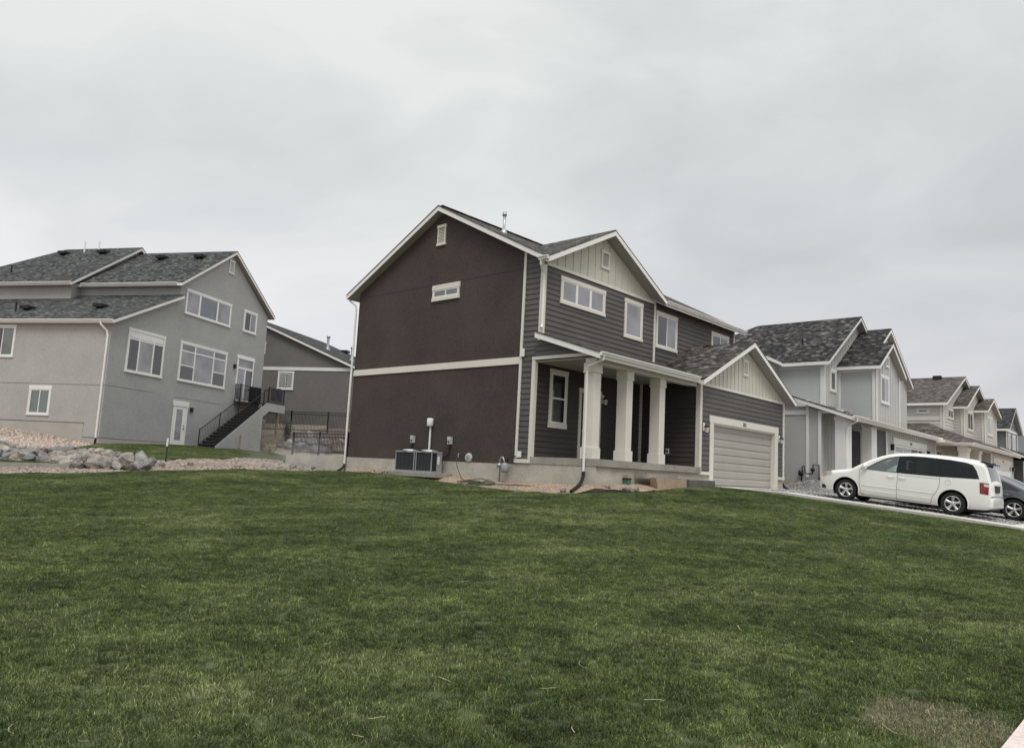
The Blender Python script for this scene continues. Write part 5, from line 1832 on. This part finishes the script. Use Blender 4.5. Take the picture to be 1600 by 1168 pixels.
# ------------------------------------------------------------------ things in the yard
plain('guard_wire', (.10, .105, .11), .5, .1, 2)
def air_con(y0, y1, label):
    x0, x1, z0, z1 = 17.44, 17.92, -.16, .55
    root = thing('air_conditioner', label, 'air conditioner', ((x0 + x1) / 2, (y0 + y1) / 2, z0), 'air conditioners against the brown side wall')
    m = MB()
    for x in (x0, x1 - .03):
        for y in (y0, y1 - .03):
            m.box((x, y, z0), (x + .03, y + .03, z1 - .05))
    m.box((x0 - .005, y0 - .005, z1 - .05), (x1 + .005, y1 + .005, z1)); m.box((x0 - .005, y0 - .005, z0), (x1 + .005, y1 + .005, z0 + .05))
    m.box((x0 + .25, y0 + .002, z0 + .05), (x1 - .03, y0 + .02, z1 - .05))
    m.build('case', 'grey_metal', root)
    MB().box((x0 + .03, y0 + .03, z0 + .05), (x1 - .03, y1 - .03, z1 - .05)).build('coil', 'dark_grille', root)
    g = MB()
    for i in range(1, 9):
        z = z0 + .05 + i * (z1 - z0 - .1) / 9
        g.tube([(x0 + .012, y0 + .04, z), (x0 + .012, y1 - .04, z)], .004, 4)
    for i in range(1, 5):
        y = y0 + i * (y1 - y0) / 5
        g.tube([(x0 + .012, y, z0 + .05), (x0 + .012, y, z1 - .05)], .004, 4)
    g.build('guard', 'guard_wire', root)
    MB().lathe([(.30, 0), (.26, .05), (.0, .065)], ((x0 + x1) / 2 + .02, (y0 + y1) / 2, z1), (0, 0, 1), 20).build('fan_cover', 'galvanised', root)
    m = MB().box((x0 + .27, y0 - .012, z0 + .28), (x0 + .36, y0 + .001, z0 + .55))
    m.build('data_plate', 'white_vinyl', root)
    return root


air_con(20.17, 21.17, 'grey air conditioner on the concrete pad, farther from the porch of the pair')
air_con(19.28, 20.10, 'grey air conditioner on the concrete pad, nearer to the porch of the pair')
pad = MB().box((17.3, 18.95, -.32), (18.12, 21.35, -.165)).build('equipment_pad', 'slab_concrete', None, bevel=.01)
tag(pad, 'low concrete pad under the two air conditioners', 'concrete pad')

# gas meters
g = thing('gas_meter', 'grey gas meter with looped pipe at the porch corner of the brown house', 'gas meter', (17.95, 16.5, -.3))
MB().lathe([(.0, .16), (.11, .14), (.13, .05), (.13, -.05), (.11, -.14), (0, -.16)], (17.93, 16.38, .12), (0, 0, 1), 12).build('meter_body', 'grey_metal', g, smooth=True)
MB().tube([(17.95, 16.62, -.45), (17.95, 16.62, .36), (17.95, 16.59, .43), (17.95, 16.54, .45), (17.95, 16.49, .43), (17.95, 16.46, .36), (17.95, 16.42, .26)], .026, 8).build('riser_pipe', 'galvanised', g, smooth=True)
MB().lathe([(0, .08), (.07, .07), (.08, 0), (.07, -.07), (0, -.08)], (17.93, 16.62, .19), (-1, 0, 0), 12).build('regulator', 'galvanised', g, smooth=True)
MB().tube([(17.95, 16.32, .25), (17.95, 16.3, .42), (17.97, 16.2, .46), (18.1, 16.1, .5)], .022, 8).build('outlet_pipe', 'black_metal', g, smooth=True)
g = thing('gas_meter', 'black gas meter pipework above the grey gravel heap, on the pale grey house wall', 'gas meter', (34.2, 13.1, .3))
MB().lathe([(.0, .14), (.11, .12), (.12, -.1), (0, -.14)], (34.2, 13.42, .62), (0, 0, 1), 12).build('meter_body', 'black_metal', g, smooth=True)
MB().tube([(34.2, 13.4, .2), (34.2, 13.36, .92), (34.2, 13.28, .95), (34.2, 13.22, .6), (34.2, 13.0, .6), (34.2, 12.9, .62), (34.2, 12.88, 1.0), (34.2, 12.62, 1.0), (34.2, 12.62, .25)], .03, 8).build('riser_pipe', 'black_metal', g, smooth=True)
MB().lathe([(0, .07), (.08, .06), (.08, -.06), (0, -.07)], (34.15, 12.88, .78), (-1, 0, 0), 12).build('regulator', 'black_metal', g, smooth=True)

# hose lying in loops on the soil
hp = []
for i in range(150):
    t = i / 149
    a = t * 2 * math.pi * 5.5
    rx = .2 + .12 * math.sin(t * 7); ry = .45 + .35 * math.sin(t * 5 + 1)
    x, y = 17.45 + rx * math.cos(a) * .9 + .1 * math.sin(a * .37), 17.0 + ry * math.sin(a) + .25 * math.sin(t * 9)
    hp.append((x, y, bank_z(x, y) + .02 + .03 * abs(math.sin(a * 1.7)) + .02 * t))
hp = [(18.0, 18.66, .36), (17.98, 18.6, .1), (17.9, 18.3, bank_z(17.9, 18.3) + .03), (17.6, 17.8, bank_z(17.6, 17.8) + .03)] + hp + [(17.6, 16.0, bank_z(17.6, 16.0) + .02), (17.75, 15.2, bank_z(17.75, 15.2) + .02), (17.6, 14.7, bank_z(17.6, 14.7) + .02)]
tag(MB().tube(hp, .012, 6).build('garden_hose', 'hose_green', None, smooth=True), 'dark green garden hose coiled on the soil below the brown wall', 'hose')

# stone step, board, valve box, stair stones at the corner of the driveway
st = MB().prism([(21.62, 11.95, -.3), (23.3, 11.95, -.3), (23.3, 11.95, .06), (21.62, 11.95, .06)], (0, .5, 0)).build('stone_step', 'dark_stone', None, bevel=.02)
tag(st, 'dark rough stone step between the porch and the garage driveway', 'step')
bd = MB().prism([(20.3, 12.28, -.33), (21.55, 12.02, -.33), (21.55, 12.02, .05), (20.22, 12.3, .045)], (.1, .3, 0)).build('form_board', 'tan_board')
tag(bd, 'tan formwork board standing in the soil in front of the porch step', 'board')
vb = MB().box((19.55, 12.86, -.22), (19.72, 13.04, -.04), 0).box((19.53, 12.85, -.04), (19.74, 13.05, .0), 1).box((19.58, 12.87, 0.0), (19.7, 13.03, .1), 2).build('valve_box', ['green_plastic', 'dark_grille', 'tan_board'])
tag(vb, 'small green plastic drain box against the porch foundation', 'drain box')
b = MB().box((20.2, 10.95, T(20.4, 11.0) - .1), (21.0, 11.35, T(20.6, 11.2) + .05)).build('sod_block', 'turf_soil', None, bevel=.03)
tag(b, 'flat grass covered block lying in the lawn before the stone step', 'turf block')
sc = tag(bpy.data.objects.new('sod_grass', b.data), 'tufts of grass on the block', None, None, 'stuff')

# stakes
frame()
z = T(13.39, 30.16)
p = thing('marker_stake', 'thin green steel stake with a white tip standing in the bare soil', 'stake', (13.39, 30.16, z))
MB().box((13.37, 30.14, z - .2), (13.41, 30.18, z + .6)).box((13.405, 30.155, z - .2), (13.43, 30.165, z + .58)).build('post', 'hose_green', p)
MB().box((13.365, 30.135, z + .6), (13.415, 30.185, z + .92)).build('tip', 'white_vinyl', p)
frame(F2)
tag(MB().box((8.75, -1.85, .2), (8.83, -1.77, 1.35)).build('wooden_stake', 'wood_post'), 'brown wooden stake in front of the grey stair wall', 'stake')
frame()


# retaining wall and fences
def fence(name, label, pts, h, zf, post_every=2.3):
    root = thing(name, label, 'fence', (pts[0][0], pts[0][1], zf(*pts[0])))
    m = MB(); pk = MB()
    for a, b in zip(pts, pts[1:]):
        A = Vector(a); Bv = Vector(b); L = (Bv - A).length
        A3 = Vector((A.x, A.y, zf(*a))); B3 = Vector((Bv.x, Bv.y, zf(*b)))
        for hh in (.12, h - .16, h):
            m.tube([A3 + Vector((0, 0, hh)), B3 + Vector((0, 0, hh))], .02, 4)
        n = int(L / .105)
        for i in range(n + 1):
            q = A3.lerp(B3, i / n)
            pk.tube([q + Vector((0, 0, .06)), q + Vector((0, 0, h))], .015, 4)
        k = max(1, round(L / post_every))
        for i in range(k + 1):
            q = A3.lerp(B3, i / k)
            MB().box((q.x - .032, q.y - .032, q.z), (q.x + .032, q.y + .032, q.z + h + .06)).build('post', 'black_metal', root)
    m.build('rail', 'black_metal', root); pk.build('pickets', 'black_metal', root)
    return root


rw = MB().box((18.14, 25.1, -.9), (18.44, 29.3, .27)).box((18.44, 29.0, -.9), (20.5, 29.3, .27)).build('retaining_wall', 'concrete', None)
tag(rw, 'low pale concrete retaining wall running back from the corner of the brown house', 'retaining wall')
fence('metal_fence', 'black metal picket fence standing on the concrete retaining wall, the nearer fence', [(18.3, 25.2), (18.3, 29.1)], .9, lambda x, y: .27)
fence('metal_fence', 'black metal picket fence at the foot of the taupe house, the farther fence', [ab(15.6, 1.5), ab(15.6, -1.0), ab(15.6, -6.5), ab(15.6, -9)], 1.35, lambda x, y: 1.95)
# board fence behind the deck
wf = MB()
for i in range(13):
    x, y = ab(17.2, 4.0 - i * .16)
    x2, y2 = ab(17.2, 4.0 - i * .16 - .13)
    z = T(x, y)
    wf.prism([(x, y, z - .2), (x2, y2, z - .2), (x2, y2, z + 1.1 + .03 * random.random()), (x, y, z + 1.1)], (.02, .01, 0))
tag(wf.build('board_fence', 'weathered_pickets'), 'pale weathered board fence seen between the posts under the deck', 'fence')


# boulders
def boulder_mesh(i):
    rr = random.Random(500 + i)
    bm = bmesh.new()
    bmesh.ops.create_icosphere(bm, subdivisions=4, radius=1)
    pl = []
    for k in range(19):
        n = Vector((rr.gauss(0, 1), rr.gauss(0, 1), rr.gauss(0, .9))).normalized()
        pl.append((n, rr.uniform(.58, .92)))
    for v in bm.verts:
        d = v.co.normalized(); r = 1.15
        for n, h in pl:
            q = n.dot(d)
            if q > .05: r = min(r, h / q)
        r *= 1 + .09 * noise.noise(d * 2.2 + Vector((i, 0, 0))) + .05 * noise.noise(d * 6 + Vector((i, 3, 0))) + .03 * noise.noise(d * 14 + Vector((i, 5, 0)))
        v.co = d * r
    me = bpy.data.meshes.new('boulder')
    bm.to_mesh(me); bm.free()
    me.materials.append(M['rock'])
    return me


BM = [boulder_mesh(i) for i in range(7)]
ORD = ['first', 'second', 'third', 'fourth', 'fifth', 'sixth', 'seventh', 'eighth', 'ninth', 'tenth', 'eleventh', 'twelfth', 'thirteenth', 'fourteenth', 'fifteenth', 'sixteenth']


def boulder(x, y, z, s, label, group, name='boulder', sq=.75):
    o = bpy.data.objects.new(name, random.choice(BM))
    COL.objects.link(o)
    o.location = (x, y, z)
    o.scale = (s * random.uniform(.9, 1.15), s * random.uniform(.85, 1.1), s * sq * random.uniform(.9, 1.1))
    o.rotation_euler = (random.uniform(-.3, .3), random.uniform(-.3, .3), random.uniform(0, 6.28))
    tag(o, label, 'rock', group)
    return o


def along(pts, n, sz):
    P = [Vector(p) for p in pts]
    L = [0]
    for p, q in zip(P, P[1:]): L.append(L[-1] + (q - p).length)
    out = []
    for i in range(n):
        t = L[-1] * (i + .5 + random.uniform(-.18, .18)) / n
        k = max(j for j in range(len(L)) if L[j] <= t)
        p = P[k].lerp(P[k + 1], (t - L[k]) / (L[k + 1] - L[k]))
        out.append((p.x + random.uniform(-.08, .08), p.y + random.uniform(-.08, .08), sz * random.uniform(.72, 1.3)))
    return out


TOPR = along([(7.9, 32.9), (8.9, 32.8), (9.8, 32.1), (10.7, 31.2), (11.4, 30.4), (12.0, 29.7), (12.7, 29.3)], 16, .31)
MIDR = along([(7.9, 32.4), (8.9, 32.2), (9.6, 31.4), (10.4, 30.5), (11.1, 29.7), (11.8, 29.1)], 15, .29)
LOWR = along([(7.9, 31.95), (8.8, 31.7), (9.4, 30.9), (10.1, 30.1), (10.8, 29.3), (11.2, 28.8)], 14, .31)
for nm, rowp, dz in (('upper', TOPR, .16), ('middle', MIDR, .12), ('lower', LOWR, .06)):
    for i, (x, y, s) in enumerate(rowp):
        boulder(x, y, T(x, y) + dz, s, '%s boulder from the left in the %s course of the rock wall' % (ORD[i], nm), 'boulders of the rock wall', sq=.82)
boulder(11.75, 28.35, T(11.75, 28.35) + .12, .42, 'large pale squarish boulder at the right foot of the rock wall', 'boulders of the rock wall', sq=.8)
for i, (a, b, s, dz) in enumerate([(13.75, -2.2, .42, .25), (13.7, -3.0, .4, .2), (14.3, -2.5, .42, .5), (14.3, -3.3, .4, .45), (13.7, -4.0, .36, .15), (14.5, -4.3, .4, .4), (14.9, -2.9, .38, .55), (13.8, -5.0, .34, .1), (14.6, -5.4, .38, .25)]):
    x, y = ab(a, b)
    boulder(x, y, T(x, y) + .06, s, '%s rock from the left in the heap behind the deck posts' % ORD[i], 'rocks behind the deck')
for i, (x, y, s) in enumerate([(16.62, 14.62, .13), (16.98, 14.0, .11), (17.25, 13.5, .12), (18.85, 12.5, .13), (19.03, 12.42, .11), (19.2, 12.36, .13), (18.3, 12.72, .09)]):
    boulder(x, y, bank_z(x, y) + .02, s, '%s small tan stone from the left on the soil along the porch' % ORD[i], 'small stones along the porch', 'stone')
for i, (x, y, s) in enumerate([(17.7, 21.75, .14), (17.65, 22.05, .1), (17.75, 22.6, .08)]):
    boulder(x, y, bank_z(x, y) + .03, s, '%s small reddish stone left of the air conditioners' % ['nearest', 'middle', 'farthest'][i], 'small stones beside the air conditioners', 'stone')
for i, (x, y, s) in enumerate([(12.6, 27.0, .12), (13.4, 26.4, .09), (14.6, 26.8, .13), (15.5, 26.3, .1), (15.9, 27.0, .14), (16.5, 26.2, .11), (16.9, 26.7, .16), (17.4, 26.1, .12), (13.9, 29.1, .15), (12.9, 29.3, .13)]):
    boulder(x, y, T(x, y) + .03, s, '%s loose stone from the left on the bare soil behind the lawn' % ORD[i], 'loose stones on the bare soil', 'stone')


# shrubs
def shrub(name, label, x, y, z, h, spread, n, leaf, mat, seed, per=26):
    rr = random.Random(seed)
    root = thing(name, label, 'shrub', (x, y, z))
    s = MB(); l = MB()
    for i in range(n):
        a = rr.uniform(0, 6.283); r = spread * rr.random()
        tx, ty = x + r * math.cos(a), y + r * math.sin(a)
        hh = h * rr.uniform(.6, 1)
        p = [Vector((x + .05 * math.cos(a), y + .05 * math.sin(a), z - .05)), Vector(((x * 2 + tx) / 3, (y * 2 + ty) / 3, z + hh * .45)), Vector((tx, ty, z + hh))]
        s.tube(p, [.014, .01, .005], 5)
        for k in range(per):
            t = rr.uniform(.25, 1)
            q = p[0].lerp(p[1], t * 2) if t < .5 else p[1].lerp(p[2], t * 2 - 1)
            q = q + Vector((rr.gauss(0, .08), rr.gauss(0, .08), rr.gauss(0, .05)))
            d = Vector((rr.gauss(0, 1), rr.gauss(0, 1), rr.gauss(.2, .7))).normalized(); e = d.orthogonal().normalized() * leaf * .3
            l.poly([q, q + d * leaf * .5 + e, q + d * leaf, q + d * leaf * .5 - e])
    s.build('stem', 'wood_post', root); l.build('foliage', mat, root, fix=False)


x, y = ab(10.3, -2.3); shrub('shrub', 'small red leaved shrub at the foot of the deck stairs', x, y, T(x, y), .95, .5, 9, .07, 'leaf_red', 1, 20)
x, y = ab(13.7, -1.9); shrub('shrub', 'tall dark green shrub behind the right deck post', x, y, T(x, y), 2.3, .45, 14, .1, 'leaf_dark', 2, 60)
x, y = ab(9.3, -3.6); shrub('shrub', 'low yellowish shrub on the edge of the uphill lawn', x, y, T(x, y), .7, .55, 14, .08, 'leaf_yellow', 3, 30)
x, y = ab(13.6, -5.2); shrub('shrub', 'dark twiggy shrub among the rocks behind the nearer fence', x, y, T(x, y), 1.0, .6, 12, .08, 'leaf_red', 4, 26)
x, y = ab(14.9, -1.2); shrub('shrub', 'dark low shrub under the board fence behind the deck', x, y, T(x, y), .8, .5, 10, .09, 'leaf_dark', 5, 40)

# fine spray from a sprinkler drifting over the bare soil
me = bpy.data.meshes.new('sprinkler_mist')
bm = bmesh.new(); bmesh.ops.create_icosphere(bm, subdivisions=3, radius=1); bm.to_mesh(me); bm.free()
m = bpy.data.materials.new('mist'); m.use_nodes = True; nt = m.node_tree
for n in list(nt.nodes):
    if n.type == 'BSDF_PRINCIPLED': nt.nodes.remove(n)
vo = N(nt, 'ShaderNodeVolumePrincipled'); vo.inputs['Color'].default_value = (.9, .9, .9, 1); vo.inputs['Anisotropy'].default_value = .2
tc = N(nt, 'ShaderNodeTexCoord')
ln = N(nt, 'ShaderNodeVectorMath', operation='LENGTH'); nt.links.new(tc.outputs['Object'], ln.inputs[0])
fo = ramp(nt, ln.outputs['Value'], [(0, (1, 1, 1)), (.5, (.45, .45, .45)), (1, (0, 0, 0))])
cl = ramp(nt, nz(nt, .9, 4, .6), [(.38, (0, 0, 0)), (.7, (1, 1, 1))])
ds = mixc(nt, 1.0, fo, cl, 'MULTIPLY')
mu = N(nt, 'ShaderNodeMath', operation='MULTIPLY'); nt.links.new(ds, mu.inputs[0]); mu.inputs[1].default_value = .42
nt.links.new(mu.outputs[0], vo.inputs['Density'])
nt.links.new(vo.outputs[0], nt.nodes['Material Output'].inputs['Volume'])
me.materials.append(m)
o = bpy.data.objects.new('sprinkler_mist', me); COL.objects.link(o)
o.location = (16.2, 25.6, .15); o.scale = (2.6, 2.2, 1.0)
tag(o, 'faint white sprinkler spray drifting above the bare soil', None, None, 'stuff')
# ------------------------------------------------------------------ sky, sun, camera
SUN_EL, SUN_AZ = R(58), R(222)
w = bpy.data.worlds.new('World'); S.world = w
w.use_nodes = True
nt = w.node_tree
bg = nt.nodes['Background']
sky = N(nt, 'ShaderNodeTexSky')
sky.sky_type = 'NISHITA'; sky.sun_disc = False
sky.sun_elevation = SUN_EL; sky.sun_rotation = SUN_AZ
tc = N(nt, 'ShaderNodeTexCoord')
mp = N(nt, 'ShaderNodeMapping'); mp.inputs['Scale'].default_value = (1, 1, 2.2)
nt.links.new(tc.outputs['Generated'], mp.inputs['Vector'])
wn = N(nt, 'ShaderNodeTexNoise', Scale=1.1, Detail=3, Roughness=.5)
nt.links.new(mp.outputs[0], wn.inputs['Vector'])
wv = N(nt, 'ShaderNodeVectorMath', operation='MULTIPLY_ADD')
nt.links.new(wn.outputs['Color'], wv.inputs[0]); wv.inputs[1].default_value = (.9, .9, .9); nt.links.new(mp.outputs[0], wv.inputs[2])
cn = N(nt, 'ShaderNodeTexNoise', Scale=1.0, Detail=7, Roughness=.5)
nt.links.new(wv.outputs[0], cn.inputs['Vector'])
c2 = N(nt, 'ShaderNodeTexNoise', Scale=2.6, Detail=6, Roughness=.5)
nt.links.new(wv.outputs[0], c2.inputs['Vector'])
mxf = N(nt, 'ShaderNodeMath', operation='MULTIPLY_ADD')
nt.links.new(c2.outputs['Fac'], mxf.inputs[0]); mxf.inputs[1].default_value = .45
sb = N(nt, 'ShaderNodeMath', operation='MULTIPLY_ADD'); nt.links.new(cn.outputs['Fac'], sb.inputs[0]); sb.inputs[1].default_value = .75; sb.inputs[2].default_value = -.1
nt.links.new(sb.outputs[0], mxf.inputs[2])
col = ramp(nt, mxf.outputs[0], [(.35, (3.95, 4.1, 4.14)), (.47, (4.7, 4.84, 4.85)), (.59, (5.7, 5.8, 5.7))])
# brighter and a little warmer towards the horizon ahead, bright again overhead
sx = N(nt, 'ShaderNodeSeparateXYZ'); nt.links.new(tc.outputs['Generated'], sx.inputs[0])
el = ramp(nt, sx.outputs['Z'], [(0.0, (1.10, 1.05, 1.09)), (.14, (1.08, 1.05, 1.08)), (.36, (.98, .985, .985)), (.62, (1.04, 1.045, 1.03)), (.9, (2.6, 2.58, 2.52))])
col = mixc(nt, 1.0, col, el, 'MULTIPLY')
col = mixc(nt, .05, col, sky.outputs[0])
nt.links.new(col, bg.inputs['Color'])
bg.inputs['Strength'].default_value = .145

sl = bpy.data.lights.new('sun', 'SUN')
sl.energy = 1.5; sl.angle = R(22); sl.color = (1, .965, .92)
so = bpy.data.objects.new('sun', sl)
COL.objects.link(so)
d = Vector((math.sin(SUN_AZ) * math.cos(SUN_EL), math.cos(SUN_AZ) * math.cos(SUN_EL), math.sin(SUN_EL)))
so.rotation_euler = d.to_track_quat('Z', 'Y').to_euler()
so.location = d * 60

cam = bpy.data.cameras.new('camera')
co = bpy.data.objects.new('camera', cam)
COL.objects.link(co)
f, pi_, ro, ya = 1198.80448, .12688203, .05183723, .8333272
fw = Vector((math.sin(ya), math.cos(ya), 0)); rt = Vector((math.cos(ya), -math.sin(ya), 0)); up = Vector((0, 0, 1))
D = fw * math.cos(pi_) + up * math.sin(pi_)
U = up * math.cos(pi_) - fw * math.sin(pi_)
cr, sr = math.cos(ro), math.sin(ro)
# image axes after roll
Xc = rt * cr + U * sr
Yc = U * cr - rt * sr
co.matrix_world = Matrix(((Xc.x, Yc.x, -D.x, 0), (Xc.y, Yc.y, -D.y, 0), (Xc.z, Yc.z, -D.z, 0), (0, 0, 0, 1)))
cam.sensor_width = 36.0
cam.lens = f / 1600 * 36.0
cam.clip_end = 3000; cam.clip_start = .05
S.camera = co
S.view_settings.view_transform = 'Standard'
S.view_settings.look = 'None'
S.view_settings.exposure = 0.0
S.view_settings.gamma = 1.0
S.cycles.use_denoising = True
S.cycles.max_bounces = 6
